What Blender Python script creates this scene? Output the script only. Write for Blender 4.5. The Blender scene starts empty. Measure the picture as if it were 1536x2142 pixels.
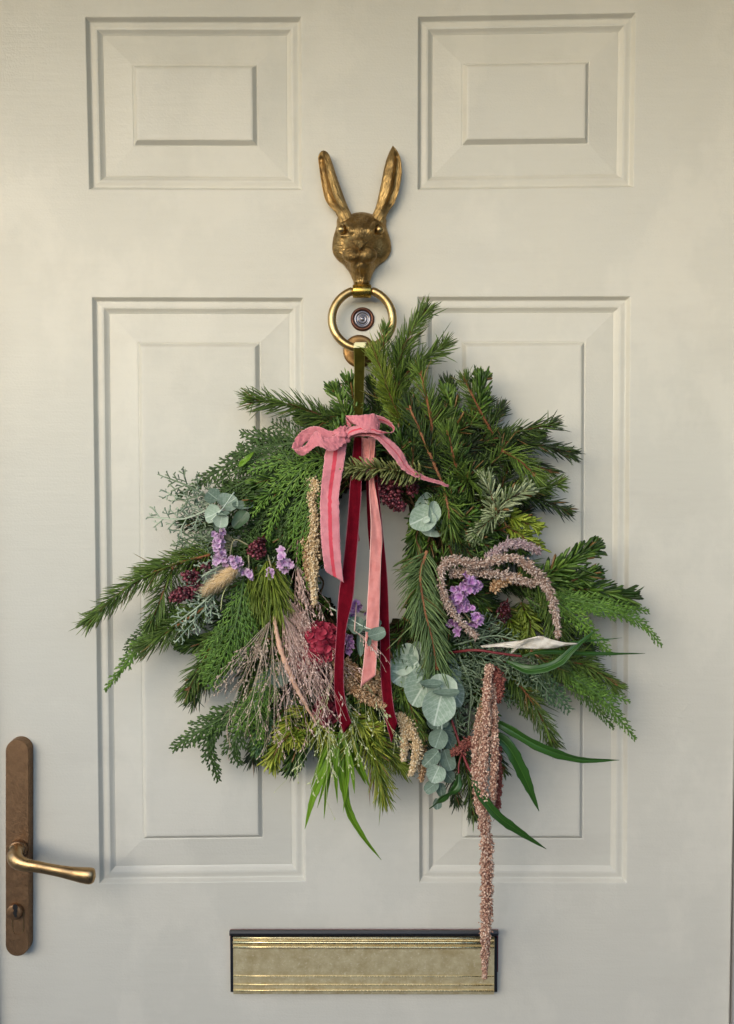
import bpy, bmesh, math, random
import numpy as np
from mathutils import Vector, Matrix

rng = np.random.default_rng(7)
random.seed(7)
sc = bpy.context.scene
COL = sc.collection

# ------------------------------------------------------------------ camera, world, sun, exposure
S = 0.00055                       # metres per photo pixel on the door face
PITCH = math.radians(2.45)
DIST = 1.0
CEN = np.array([0.0, 0.0, 1.278])
CAMP = CEN + DIST * np.array([0.0, -math.cos(PITCH), math.sin(PITCH)])
FPX = DIST / S
cam = bpy.data.cameras.new('camera')
cam.sensor_fit = 'VERTICAL'
cam.sensor_height = 24.0
cam.lens = FPX / 2142.0 * 24.0
cam.clip_start = 0.05
cam.clip_end = 500
camo = bpy.data.objects.new('camera', cam)
COL.objects.link(camo)
camo.location = CAMP
camo.rotation_euler = (math.pi / 2 - PITCH, 0, 0)
sc.camera = camo

SUN_EL, SUN_AZ = 22.0, -30.0      # azimuth: degrees to the left of straight in front of the door
world = bpy.data.worlds.new('World')
sc.world = world
world.use_nodes = True
wn = world.node_tree.nodes
sky = wn.new('ShaderNodeTexSky')
sky.sky_type = 'NISHITA'
sky.sun_disc = False
sky.sun_elevation = math.radians(SUN_EL)
sky.sun_rotation = math.radians(180 - SUN_AZ)
sky.dust_density = 1.0
sky.air_density = 1.0; sky.ozone_density = 2.4
wn['Background'].inputs['Strength'].default_value = 0.15
world.node_tree.links.new(sky.outputs[0], wn['Background'].inputs['Color'])

sun = bpy.data.lights.new('sun', 'SUN')
sun.energy = 0.6
sun.angle = math.radians(50)
sun.color = (1.0, 0.83, 0.58)
suno = bpy.data.objects.new('sun', sun)
COL.objects.link(suno)
sd = Vector((math.sin(math.radians(SUN_AZ)) * math.cos(math.radians(SUN_EL)),
             -math.cos(math.radians(SUN_AZ)) * math.cos(math.radians(SUN_EL)),
             math.sin(math.radians(SUN_EL))))
suno.rotation_euler = sd.to_track_quat('Z', 'Y').to_euler()
suno.location = (0, -6, 6)
sc.view_settings.view_transform = 'Standard'
sc.view_settings.look = 'None'
sc.view_settings.exposure = 1.18
sc.view_settings.gamma = 1.0

# ------------------------------------------------------------------ helpers
_f = np.array([0.0, math.cos(PITCH), -math.sin(PITCH)])
_u = np.array([0.0, math.sin(PITCH), math.cos(PITCH)])

def W(px, py, d=0.0):
    """point d mm in front of the door face that stands at photo position (px, py)"""
    v = _f * FPX + np.array([1.0, 0, 0]) * (px - 768.0) + _u * (1071.0 - py)
    k = (-d * 0.001 - CAMP[1]) / v[1]
    return CAMP + v * k

def WP(pts):
    return np.array([W(*p) for p in pts])

WL = {}                              # world origin of each object that parents others

def link(o, parent, origin):
    COL.objects.link(o)
    origin = np.array(origin, float)
    if parent is not None:
        o.parent = parent
        o.location = origin - WL[parent.name]
    else:
        o.location = origin
    WL[o.name] = origin
    return o

def tag(o, label=None, cat=None, group=None, kind=None):
    if label: o['label'] = label
    if cat: o['category'] = cat
    if group: o['group'] = group
    if kind: o['kind'] = kind
    return o

def empty(name, origin, parent=None):
    return link(bpy.data.objects.new(name, None), parent, origin)

class MB:
    """collects vertices and faces, with one random value and one across-value per vertex"""
    def __init__(self):
        self.v, self.f, self.r, self.a, self.n = [], [], [], [], 0
    def add(self, v, f, r=None, a=None):
        v = np.asarray(v, float)
        self.v.append(v)
        for arr in (f if isinstance(f, list) else [f]):
            self.f.append(np.asarray(arr, np.int64) + self.n)
        m = len(v)
        self.r.append(np.full(m, 0.5) if r is None else np.broadcast_to(np.asarray(r, float), (m,)))
        self.a.append(np.zeros((m, 3)) if a is None else np.asarray(a, float))
        self.n += m
        return self
    def mesh(self, name, mat, origin, smooth=True):
        v = np.concatenate(self.v) - np.asarray(origin)
        me = bpy.data.meshes.new(name)
        me.vertices.add(len(v))
        me.vertices.foreach_set('co', v.astype(np.float32).ravel())
        nl = sum(x.size for x in self.f); nf = sum(len(x) for x in self.f)
        li = np.concatenate([x.ravel() for x in self.f])
        tot = np.concatenate([np.full(len(x), x.shape[1]) for x in self.f])
        st = np.concatenate([[0], np.cumsum(tot)[:-1]])
        me.loops.add(nl); me.loops.foreach_set('vertex_index', li.astype(np.int32))
        me.polygons.add(nf)
        me.polygons.foreach_set('loop_start', st.astype(np.int32))
        me.polygons.foreach_set('loop_total', tot.astype(np.int32))
        me.polygons.foreach_set('use_smooth', np.full(nf, smooth))
        at = me.attributes.new('rnd', 'FLOAT', 'POINT')
        at.data.foreach_set('value', np.concatenate(self.r).astype(np.float32))
        at = me.attributes.new('flow', 'FLOAT_VECTOR', 'POINT')
        at.data.foreach_set('vector', np.concatenate(self.a).astype(np.float32).ravel())
        me.update(calc_edges=True)
        me.validate()
        me.materials.append(mat)
        return me
    def build(self, name, mat, parent=None, origin=None, smooth=True):
        if origin is None:
            origin = self.v[0].mean(axis=0)
        o = bpy.data.objects.new(name, self.mesh(name, mat, origin, smooth))
        return link(o, parent, origin)

def norm(a):
    return a / np.maximum(np.linalg.norm(a, axis=-1, keepdims=True), 1e-12)

def crom(P, m, ks=None):
    """smooth resample of control points (and values ks) at m even arc-length steps"""
    P = np.asarray(P, float)
    if ks is not None:
        P = np.column_stack([P, np.asarray(ks, float).reshape(len(P), -1)])
    if len(P) == 2:
        t = np.linspace(0, 1, m)[:, None]
        return P[0] * (1 - t) + P[1] * t
    Q = np.vstack([2 * P[0] - P[1], P, 2 * P[-1] - P[-2]])
    out = []
    for i in range(1, len(Q) - 2):
        t = np.linspace(0, 1, 24, endpoint=False)[:, None]
        a, b, c, d = Q[i - 1], Q[i], Q[i + 1], Q[i + 2]
        out.append(0.5 * (2 * b + (c - a) * t + (2 * a - 5 * b + 4 * c - d) * t * t + (3 * b - 3 * c + d - a) * t ** 3))
    out = np.vstack(out + [P[-1:]])
    s = np.concatenate([[0], np.cumsum(np.linalg.norm(np.diff(out[:, :3], axis=0), axis=1))])
    q = np.linspace(0, s[-1], m)
    return np.column_stack([np.interp(q, s, out[:, k]) for k in range(out.shape[1])])

VIEW = np.array([0.0, -1.0, 0.0])

def frames(C):
    T = norm(np.gradient(C, axis=0))
    A = np.cross(T, VIEW)
    bad = np.linalg.norm(A, axis=1) < 0.15
    A[bad] = np.cross(T[bad], np.array([0.3, 0, 1.0]))
    A = norm(A)
    N = norm(np.cross(A, T))
    return T, A, N

def tube(mb, C, r, ns=6, rnd=0.5, flat=1.0, cap=True):
    C = np.asarray(C, float); m = len(C)
    r = np.broadcast_to(np.asarray(r, float), (m,))
    T, A, N = frames(C)
    th = np.arange(ns) / ns * 2 * math.pi
    ring = C[:, None] + r[:, None, None] * (np.cos(th)[None, :, None] * A[:, None] + flat * np.sin(th)[None, :, None] * N[:, None])
    i, j = np.meshgrid(np.arange(m - 1), np.arange(ns), indexing='ij')
    j2 = (j + 1) % ns
    q = np.stack([i * ns + j, i * ns + j2, (i + 1) * ns + j2, (i + 1) * ns + j], -1).reshape(-1, 4)
    v = ring.reshape(-1, 3)
    a = np.stack(np.meshgrid(np.arange(m) / max(m - 1, 1), th, indexing='ij') + [np.zeros((m, ns))], -1).reshape(-1, 3)
    fs = [q]
    if cap:
        v = np.vstack([v, C[:1], C[-1:]]); a = np.vstack([a, [[0, 0, 0]], [[1, 0, 0]]])
        k = np.arange(ns); k2 = (k + 1) % ns
        fs.append(np.stack([np.full(ns, m * ns), k2, k], -1))
        fs.append(np.stack([np.full(ns, m * ns + 1), (m - 1) * ns + k, (m - 1) * ns + k2], -1))
    mb.add(v, fs, rnd, a)

def spikes(mb, B, D, L, w, bend=None, rnd=None, prof=((0, .55), (.45, 1.0), (.86, .75)), ns=3, flat=1.0, side=None):
    """many tapered needles at once: base B, direction D, length L, half-width w, bend vector"""
    n = len(B)
    if n == 0: return
    L = np.broadcast_to(np.asarray(L, float), (n,)); w = np.broadcast_to(np.asarray(w, float), (n,))
    if bend is None: bend = np.zeros((n, 3))
    if side is None: side = rng.normal(size=(n, 3))
    U = norm(np.cross(D, side)); V = np.cross(D, U)
    th = np.arange(ns) / ns * 2 * math.pi
    rings = []
    for t, k in prof:
        c = B + D * (L * t)[:, None] + bend * (L * t * t)[:, None]
        rings.append(c[:, None] + (w * k)[:, None, None] * (np.cos(th)[None, :, None] * U[:, None] + flat * np.sin(th)[None, :, None] * V[:, None]))
    tip = (B + D * L[:, None] + bend * L[:, None])[:, None]
    v = np.concatenate(rings + [tip], axis=1)
    nv = v.shape[1]; np_ = len(prof)
    fq, ft = [], []
    for i in range(np_ - 1):
        for j in range(ns):
            j2 = (j + 1) % ns
            fq.append([i * ns + j, i * ns + j2, (i + 1) * ns + j2, (i + 1) * ns + j])
    for j in range(ns):
        ft.append([(np_ - 1) * ns + j, (np_ - 1) * ns + (j + 1) % ns, np_ * ns])
    off = (np.arange(n) * nv)[:, None, None]
    fq = (np.array(fq).reshape(1, -1, 4) + off).reshape(-1, 4) if fq else np.zeros((0, 4), int)
    ft = (np.array(ft)[None] + off).reshape(-1, 3)
    if rnd is None: rnd = rng.random(n)
    tt = np.concatenate([np.full(ns, t) for t, _ in prof] + [[1.0]])
    a = np.zeros((n, nv, 3)); a[:, :, 0] = tt[None]
    mb.add(v.reshape(-1, 3), [fq, ft] if len(fq) else [ft], np.repeat(rnd, nv), a.reshape(-1, 3))

# low-poly ball template (octahedron split once: 18 verts / 32 faces)
def _ball():
    bm = bmesh.new(); bmesh.ops.create_icosphere(bm, subdivisions=1, radius=1.0)
    v = np.array([x.co[:] for x in bm.verts]); f = np.array([[q.index for q in p.verts] for p in bm.faces])
    bm.free(); return v, f
def _octa():
    v = np.array([[1, 0, 0], [-1, 0, 0], [0, 1, 0], [0, -1, 0], [0, 0, 1], [0, 0, -1]], float)
    f = np.array([[0, 2, 4], [2, 1, 4], [1, 3, 4], [3, 0, 4], [2, 0, 5], [1, 2, 5], [3, 1, 5], [0, 3, 5]])
    return v, f
BALL, OCTA = _ball(), _octa()

def balls(mb, P, r, rnd=None, tmpl=OCTA, axis=None, stretch=1.0):
    n = len(P)
    if n == 0: return
    v0, f0 = tmpl
    r = np.broadcast_to(np.asarray(r, float), (n,))
    if axis is None: axis = norm(rng.normal(size=(n, 3)))
    U = norm(np.cross(axis, rng.normal(size=(n, 3)))); V = np.cross(axis, U)
    v = P[:, None] + r[:, None, None] * (v0[None, :, 0:1] * U[:, None] + v0[None, :, 1:2] * V[:, None] + stretch * v0[None, :, 2:3] * axis[:, None])
    f = (f0[None] + (np.arange(n) * len(v0))[:, None, None]).reshape(-1, 3)
    if rnd is None: rnd = rng.random(n)
    mb.add(v.reshape(-1, 3), f, np.repeat(rnd, len(v0)))

def grid(mb, G, a=None, rnd=0.5, closed_u=False):
    """quad sheet from an (m, n, 3) array"""
    m, n = G.shape[:2]
    i, j = np.meshgrid(np.arange(m - 1), np.arange(n if closed_u else n - 1), indexing='ij')
    j2 = (j + 1) % n
    q = np.stack([i * n + j, i * n + j2, (i + 1) * n + j2, (i + 1) * n + j], -1).reshape(-1, 4)
    mb.add(G.reshape(-1, 3), q, rnd, None if a is None else a.reshape(-1, 3))

# ------------------------------------------------------------------ materials
def srgb(h):
    h = h.lstrip('#')
    c = [int(h[i:i + 2], 16) / 255 for i in (0, 2, 4)]
    return tuple(((x + .055) / 1.055) ** 2.4 if x > .04045 else x / 12.92 for x in c) + (1.0,)

class NT:
    def __init__(self, name):
        self.m = bpy.data.materials.new(name); self.m.use_nodes = True
        self.t = self.m.node_tree; self.n = self.t.nodes
        self.b = self.n['Principled BSDF']; self.out = self.n['Material Output']
    def new(self, t, **kw):
        x = self.n.new('ShaderNode' + t)
        for k, v in kw.items(): setattr(x, k, v)
        return x
    def ln(self, a, b): self.t.links.new(a, b)
    def noise(self, vec, scale, detail=3, rough=.5, vscale=None):
        if vscale is not None:
            mp = self.new('Mapping'); mp.inputs['Scale'].default_value = vscale; self.ln(vec, mp.inputs[0]); vec = mp.outputs[0]
        x = self.new('TexNoise'); self.ln(vec, x.inputs['Vector'])
        x.inputs['Scale'].default_value = scale; x.inputs['Detail'].default_value = detail; x.inputs['Roughness'].default_value = rough
        return x.outputs[0]
    def ramp(self, fac, stops):
        x = self.new('ValToRGB'); e = x.color_ramp.elements
        while len(e) < len(stops): e.new(0.5)
        for k, (p, c) in enumerate(stops): e[k].position = p; e[k].color = c
        self.ln(fac, x.inputs[0]); return x.outputs[0]
    def mix(self, fac, a, b, blend='MIX'):
        x = self.new('Mix', data_type='RGBA', blend_type=blend)
        for s, v in ((0, fac), (6, a), (7, b)):
            if hasattr(v, 'is_linked'): self.ln(v, x.inputs[s])
            else: x.inputs[s].default_value = v
        return x.outputs[2]
    def bump(self, h, strength, dist=0.001):
        x = self.new('Bump'); x.inputs['Strength'].default_value = strength; x.inputs['Distance'].default_value = dist
        self.ln(h, x.inputs['Height']); self.ln(x.outputs[0], self.b.inputs['Normal']); return x
    def obj(self): return self.new('TexCoord').outputs['Object']
    def geo(self): return self.new('NewGeometry').outputs['Position']
    def attr(self, nm): return self.new('Attribute', attribute_name=nm)
    def trans(self, fac, col):
        tr = self.new('BsdfTranslucent'); mx = self.new('MixShader'); mx.inputs[0].default_value = fac
        if hasattr(col, 'is_linked'): self.ln(col, tr.inputs[0])
        else: tr.inputs[0].default_value = col
        self.ln(self.b.outputs[0], mx.inputs[1]); self.ln(tr.outputs[0], mx.inputs[2]); self.ln(mx.outputs[0], self.out.inputs[0])

def leafmat(name, cols, rough=.5, spec=.4, trans=0.0, tipcol=None, noise=None, vein=None, brown=None):
    """colour differs from needle to needle (attribute rnd), slightly along the needle too"""
    x = NT(name)
    a = x.attr('rnd')
    st = [(i / (len(cols) - 1), srgb(c)) for i, c in enumerate(cols)]
    if brown: st = [(q * .95, k) for q, k in st] + [(.99, srgb(brown))]
    c = x.ramp(a.outputs['Fac'], st)
    if tipcol:
        fl = x.attr('flow'); sp = x.new('SeparateXYZ'); x.ln(fl.outputs['Vector'], sp.inputs[0])
        k = x.ramp(sp.outputs[0], [(0.0, (0, 0, 0, 1)), (1.0, (.6, .6, .6, 1))])
        c = x.mix(k, c, srgb(tipcol))
    if noise:
        nz = x.noise(x.geo(), noise[0], 4, .6)
        k = x.ramp(nz, [(.45, (0, 0, 0, 1)), (.7, (noise[2],) * 3 + (1,))])
        c = x.mix(k, c, srgb(noise[1]))
    if vein:                                       # pale midrib and side veins; flow holds the place on the leaf
        fl = x.attr('flow'); sp = x.new('SeparateXYZ'); x.ln(fl.outputs['Vector'], sp.inputs[0])
        ab = x.new('Math', operation='ABSOLUTE'); x.ln(sp.outputs[0], ab.inputs[0])
        k1 = x.ramp(ab.outputs[0], [(.0, (.8,) * 3 + (1,)), (.035, (.8,) * 3 + (1,)), (.06, (0, 0, 0, 1))])
        m1 = x.new('Math', operation='MULTIPLY_ADD'); x.ln(ab.outputs[0], m1.inputs[0]); m1.inputs[1].default_value = -.9; x.ln(sp.outputs[1], m1.inputs[2])
        m2 = x.new('Math', operation='MULTIPLY'); x.ln(m1.outputs[0], m2.inputs[0]); m2.inputs[1].default_value = 19.0
        m3 = x.new('Math', operation='SINE'); x.ln(m2.outputs[0], m3.inputs[0])
        k2 = x.ramp(m3.outputs[0], [(.86, (0, 0, 0, 1)), (.98, (.35,) * 3 + (1,))])
        c = x.mix(k2, c, srgb(vein)); c = x.mix(k1, c, srgb(vein))
    x.ln(c, x.b.inputs['Base Color'])
    x.b.inputs['Roughness'].default_value = rough
    x.b.inputs['Specular IOR Level'].default_value = spec
    if trans: x.trans(trans, c)
    return x.m

M = {}
M['spruce'] = leafmat('spruce_needle', ['#1b2c10', '#365018', '#5a7828', '#849f40'], tipcol='#607630', brown='#7d5d33')
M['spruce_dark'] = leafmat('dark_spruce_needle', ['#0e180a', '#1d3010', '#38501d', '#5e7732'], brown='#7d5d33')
M['spruce_blue'] = leafmat('blue_spruce_needle', ['#243823', '#3a5331', '#577243', '#80945c'], tipcol='#6e854c', brown='#7d5d33')
M['spruce_olive'] = leafmat('olive_spruce_needle', ['#2e400e', '#4b6016', '#6e8222', '#909e38'], tipcol='#7a8a34', brown='#7d5d33')
M['fir'] = leafmat('fir_needle', ['#15250c', '#2d4715', '#4e6e24', '#789242'], rough=.4, brown='#7d5d33')
M['fir_silver'] = leafmat('silver_fir_needle', ['#4b5c3a', '#6c7b52', '#8d9870', '#b0b892'], brown='#7d5d33')
M['fir_lime'] = leafmat('young_fir_needle', ['#536818', '#738624', '#92a234', '#acb648'], brown='#7d5d33')
M['fir_yellow'] = leafmat('yellow_green_needle', ['#485e16', '#708822', '#9a9c34', '#bac650'], brown='#7d5d33')
M['fir_olive'] = leafmat('olive_fir_needle', ['#363e18', '#515922', '#70783c', '#989c64'], tipcol='#949860', brown='#7d5d33')
M['cypress'] = leafmat('cypress_scale', ['#284714', '#446a22', '#688e32', '#8eac4a'], tipcol='#708f3a')
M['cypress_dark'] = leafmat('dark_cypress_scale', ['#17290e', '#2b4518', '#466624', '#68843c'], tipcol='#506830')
M['cypress_blue'] = leafmat('bluish_cypress_scale', ['#29432a', '#3c593a', '#54704a', '#728c60'])
M['juniper'] = leafmat('juniper_scale', ['#637662', '#7f917a', '#9aa98f', '#b6c1a8'])
M['juniper_mid'] = leafmat('mid_juniper_scale', ['#3c4f3a', '#55684c', '#6f8163', '#8f9f7f'])
M['bark'] = leafmat('twig_bark', ['#3f2a1a', '#5a3e28', '#765539'], rough=.8, spec=.2, noise=(900, '#3f2818', .7))
M['bark_rust'] = leafmat('rust_twig_bark', ['#6b442b', '#87573a', '#a17352'], rough=.75, spec=.2, noise=(900, '#6e3d22', .6))
M['bark_dark'] = leafmat('dark_twig_bark', ['#33261a', '#473522', '#5a442c'], rough=.85, spec=.15, noise=(600, '#1f160e', .8))
M['stem_green'] = leafmat('green_twig', ['#3a5227', '#4a6530', '#5f7b3e'], rough=.6)
M['stem_red'] = leafmat('red_twig', ['#5a1f22', '#74292b', '#8d3a38'], rough=.5)
M['euc'] = leafmat('eucalyptus_leaf', ['#778c78', '#8ea28d', '#a3b59e', '#b4c3ac'], rough=.6, spec=.3, trans=.15, noise=(260, '#cdd7c9', .4), vein='#c9d4c4')
M['euc_shaded'] = leafmat('shaded_eucalyptus_leaf', ['#4a5e50', '#5e7262', '#758774'], rough=.6, spec=.3, trans=.12, noise=(260, '#98a898', .35), vein='#94a596')  # darker copy of the eucalyptus leaf, shade put into its colour
M['euc_stem'] = leafmat('eucalyptus_stem', ['#b9c9b6', '#cbd6c4'], rough=.6)
M['leaf_dark'] = leafmat('dark_broad_leaf', ['#2c4a2b', '#3d5f38'], rough=.35, trans=.1)
M['willow'] = leafmat('long_green_leaf', ['#254518', '#3a6622', '#588432'], rough=.38, spec=.5, trans=.18)
M['willow_lime'] = leafmat('long_lime_leaf', ['#628a22', '#84ac30', '#a4c44c'], rough=.42, trans=.25)
M['dry_leaf'] = leafmat('dry_white_leaf', ['#d8cfbc', '#e7dfcf', '#efe9dc'], rough=.6, trans=.15, noise=(150, '#b29f7e', .6))
M['statice'] = leafmat('lilac_petal', ['#ac78ac', '#c496c4', '#d6b3d4', '#e4cbe0'], rough=.7, spec=.2, trans=.2)
M['statice_deep'] = leafmat('violet_petal', ['#9657a0', '#b076b6', '#c697ca', '#d8b6d8'], rough=.7, spec=.2, trans=.2)
M['calyx'] = leafmat('dry_calyx', ['#8f8a63', '#a59f78', '#bcb58e'], rough=.8)
M['berry'] = leafmat('burgundy_berry', ['#33101a', '#4e1823', '#6f2a34', '#965058'], rough=.4, spec=.5)
M['berry_dark'] = leafmat('dark_berry', ['#24090f', '#390f18', '#551c26'], rough=.4, spec=.5)
M['amar_cream'] = leafmat('cream_amaranth', ['#b4986f', '#cbb088', '#dcc6a0', '#e8d7b6'], rough=.85, spec=.15)
M['amar_tan'] = leafmat('tan_amaranth', ['#8d6b4b', '#a78460', '#c1a17c', '#d6bc9a'], rough=.85, spec=.15)
M['amar_pink'] = leafmat('dusty_pink_amaranth', ['#8f7566', '#ac9485', '#c6b0a1', '#d8c8bc'], rough=.85, spec=.15)
M['amar_rust'] = leafmat('rust_amaranth', ['#876051', '#b08873', '#d0ab94', '#e6cdb7'], rough=.85, spec=.15)
M['amar_red'] = leafmat('red_amaranth', ['#703c36', '#8a5147', '#a36e60'], rough=.85, spec=.15)
M['amar_lilac'] = leafmat('lilac_amaranth', ['#957d80', '#b09a9b', '#c8b6b4'], rough=.85, spec=.15)
M['bunny'] = leafmat('bunny_tail_fluff', ['#bb9a69', '#d2b587', '#e6cfa8', '#f0dfc2'], rough=.9, spec=.1)
M['grass'] = leafmat('panic_grass_stalk', ['#9a8570', '#b7a28d', '#d2bfac'], rough=.7, spec=.2)
M['grass_pink'] = leafmat('pink_grass_stalk', ['#ab8a7e', '#cba99b', '#e6cdbf'], rough=.7, spec=.2)
M['grass_green'] = leafmat('green_grass_stalk', ['#a5ac72', '#bfc48e', '#d8dab0'], rough=.7, spec=.2)
M['reed'] = leafmat('peach_reed', ['#b98a68', '#cda184', '#d9b59c'], rough=.7, noise=(300, '#e6c7b3', .6))
M['hyd'] = leafmat('red_bract', ['#661427', '#882034', '#a83346', '#be5060'], rough=.65, spec=.25, trans=.12)
M['hyd_dark'] = leafmat('dark_red_bract', ['#4a101d', '#631a29', '#80303c'], rough=.65, spec=.25)
M['moss'] = leafmat('moss', ['#1c1a0e', '#2c2914', '#423c20', '#5c5430'], rough=.95, spec=.1)  # moss, darkened to stand in for shade deep between the sprigs

def metal(name, base, dark, rough, fur=False, patina=.5, nscale=60, furscale=None):
    x = NT(name)
    p = x.geo()
    n1 = x.noise(p, nscale, 5, .65)
    c = x.mix(x.ramp(n1, [(.38, (0, 0, 0, 1)), (.68, (patina,) * 3 + (1,))]), srgb(base), srgb(dark))
    x.ln(c, x.b.inputs['Base Color'])
    x.b.inputs['Metallic'].default_value = 1.0
    n2 = x.noise(p, nscale * 4, 3)
    rr = x.ramp(n2, [(.3, (rough * .8,) * 3 + (1,)), (.7, (min(rough * 1.35, 1),) * 3 + (1,))])
    x.ln(rr, x.b.inputs['Roughness'])
    if fur:
        fl = x.attr('flow').outputs['Vector']
        n3 = x.noise(fl, 1.0, 2, .5, vscale=furscale or (1, 1, 1))
        x.bump(n3, 1.0, .0016)
    else:
        x.bump(n2, .12, .0006)
    return x.m

M['hare'] = metal('antique_brass_fur', '#ab8e5c', '#5f4a2d', .38, fur=True, patina=.75, nscale=70, furscale=(1, 1, 1))
M['brass'] = metal('antique_brass', '#bda270', '#8c7449', .34, patina=.6, nscale=90)
M['brass_bright'] = metal('satin_brass_barrel', '#b89c50', '#8c7434', .28, patina=.4, nscale=90)
M['bronze'] = metal('worn_bronze', '#8f7256', '#735a44', .5, patina=.6, nscale=110)
M['bronze_lever'] = metal('polished_bronze_lever', '#b5986e', '#8a6e4c', .34, patina=.6, nscale=45)
M['strike'] = metal('dull_brass_disc', '#94754c', '#6f5536', .45, patina=.6)

M['ridge'] = metal('highlit_ridge_brass', '#f0dfae', '#d8c283', .24, patina=.4, nscale=120)  # lighter brass for the ridges, their sky highlights put into the colour

def plain(name, col, rough=.5, spec=.5, metallic=0.0):
    x = NT(name); x.b.inputs['Base Color'].default_value = srgb(col); x.b.inputs['Roughness'].default_value = rough
    x.b.inputs['Specular IOR Level'].default_value = spec; x.b.inputs['Metallic'].default_value = metallic
    return x.m
M['black'] = plain('black_plastic', '#14161c', .45)
M['hole'] = plain('keyway_black', '#050505', .8)
M['redpaint'] = plain('old_red_paint', '#7c2f36', .6)
M['rim'] = metal('brown_bronze_rim', '#6d4a3c', '#48302a', .4, patina=.6)
M['steel'] = plain('lens_steel', '#8b868c', .25, metallic=1.0)
def glassmat():
    x = NT('peephole_glass')
    x.b.inputs['Base Color'].default_value = srgb('#6d6a72'); x.b.inputs['Roughness'].default_value = .08
    x.b.inputs['Metallic'].default_value = .55; x.b.inputs['Coat Weight'].default_value = 1.0; x.b.inputs['Coat Roughness'].default_value = .02
    return x.m
M['glass'] = glassmat()

def doormat():
    x = NT('greige_door_paint'); p = x.geo()
    big = x.noise(p, 3.2, 4, .6, vscale=(1, 1, .8))
    c = x.mix(x.ramp(big, [(.35, (0, 0, 0, 1)), (.7, (1, 1, 1, 1))]), srgb('c7c4b7'), srgb('c1beb1'))
    fine = x.noise(p, 60, 4, .6, vscale=(.25, 1, 2.4))
    c = x.mix(x.ramp(fine, [(.3, (0, 0, 0, 1)), (.75, (.35, .35, .35, 1))]), c, srgb('ccc9bc'))
    pt = x.noise(p, 5.5, 5, .65, vscale=(1.2, 1, .8))
    c = x.mix(x.ramp(pt, [(.50, (0, 0, 0, 1)), (.57, (.45, .45, .45, 1)), (.72, (.6, .6, .6, 1))]), c, srgb('#d0ccbe'))
    sm = x.noise(p, 9, 6, .7, vscale=(.7, 1, 1.6))
    c = x.mix(x.ramp(sm, [(.54, (0, 0, 0, 1)), (.75, (.3, .3, .3, 1))]), c, srgb('#b7b2a6'))
    x.ln(c, x.b.inputs['Base Color'])
    rg = x.noise(p, 6, 5, .6, vscale=(1, 1, .5))
    x.ln(x.ramp(rg, [(.3, (.32,) * 3 + (1,)), (.72, (.55,) * 3 + (1,))]), x.b.inputs['Roughness'])
    x.b.inputs['Specular IOR Level'].default_value = .4
    s1 = x.noise(p, 160, 4, .6, vscale=(.10, 1, 1.6))     # brush strokes along the rails
    s2 = x.noise(p, 420, 2, .5)                           # orange peel
    s3 = x.noise(p, 14, 3, .5)
    ad = x.new('Math', operation='ADD'); x.ln(s1, ad.inputs[0]); x.ln(s2, ad.inputs[1])
    ad2 = x.new('Math', operation='MULTIPLY_ADD'); x.ln(s3, ad2.inputs[0]); ad2.inputs[1].default_value = 2.0; x.ln(ad.outputs[0], ad2.inputs[2])
    x.bump(ad2.outputs[0], .28, .0009)
    return x.m
M['door'] = doormat()

def lettermat():
    x = NT('tarnished_letter_brass'); p = x.geo()
    n1 = x.noise(p, 70, 6, .7); n2 = x.noise(p, 260, 4, .7)
    c = x.mix(x.ramp(n1, [(.35, (0, 0, 0, 1)), (.7, (1, 1, 1, 1))]), srgb('#dccfa6'), srgb('#bca87a'))
    k = x.ramp(n2, [(.56, (0, 0, 0, 1)), (.70, (.75, .75, .75, 1))])
    c = x.mix(k, c, srgb('#f0e8cc'))
    x.ln(c, x.b.inputs['Base Color']); x.b.inputs['Metallic'].default_value = .62
    x.ln(x.ramp(n2, [(.3, (.42,) * 3 + (1,)), (.7, (.62,) * 3 + (1,))]), x.b.inputs['Roughness'])
    x.bump(n2, .1, .0005)
    return x.m
M['letter'] = lettermat()

def ribbonmat(name, cols, edge=None, stripe=None, velvet=False, weave=900):
    """flow.x runs across the ribbon 0..1, flow.y along it"""
    x = NT(name)
    fl = x.attr('flow').outputs['Vector']; sp = x.new('SeparateXYZ'); x.ln(fl, sp.inputs[0])
    nz = x.noise(x.geo(), 130 if velvet else 60, 4, .6)
    c = x.ramp(nz, [(.3, srgb(cols[0])), (.7, srgb(cols[1]))])
    if stripe:
        lo, hi, sc_ = stripe
        k = x.ramp(sp.outputs[0], [(lo - .015, (0, 0, 0, 1)), (lo, (1, 1, 1, 1)), (hi, (1, 1, 1, 1)), (hi + .015, (0, 0, 0, 1))])
        c = x.mix(k, c, srgb(sc_))
    if edge:
        e, ec = edge
        k = x.ramp(sp.outputs[0], [(e * .8, (1, 1, 1, 1)), (e, (0, 0, 0, 1)), (1 - e, (0, 0, 0, 1)), (1 - e * .8, (1, 1, 1, 1))])
        c = x.mix(k, c, srgb(ec))
    x.ln(c, x.b.inputs['Base Color'])
    x.b.inputs['Roughness'].default_value = .9; x.b.inputs['Specular IOR Level'].default_value = .03 if velvet else .12
    x.b.inputs['Sheen Weight'].default_value = .22 if velvet else .1
    x.b.inputs['Sheen Roughness'].default_value = .4
    if velvet: x.b.inputs['Sheen Tint'].default_value = srgb(cols[1])
    h = x.noise(fl, 1.0, 3, .6, vscale=(5, 9, 1) if not velvet else (30, 90, 1))
    x.bump(h, .8 if not velvet else .3, .0012 if not velvet else .0006)
    return x.m
M['rib_pink'] = ribbonmat('pink_cotton_ribbon', ('#c5777f', '#d28a90'), edge=(.02, '#e8a7ac'), stripe=(.42, .60, '#cc4a58'))
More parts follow.
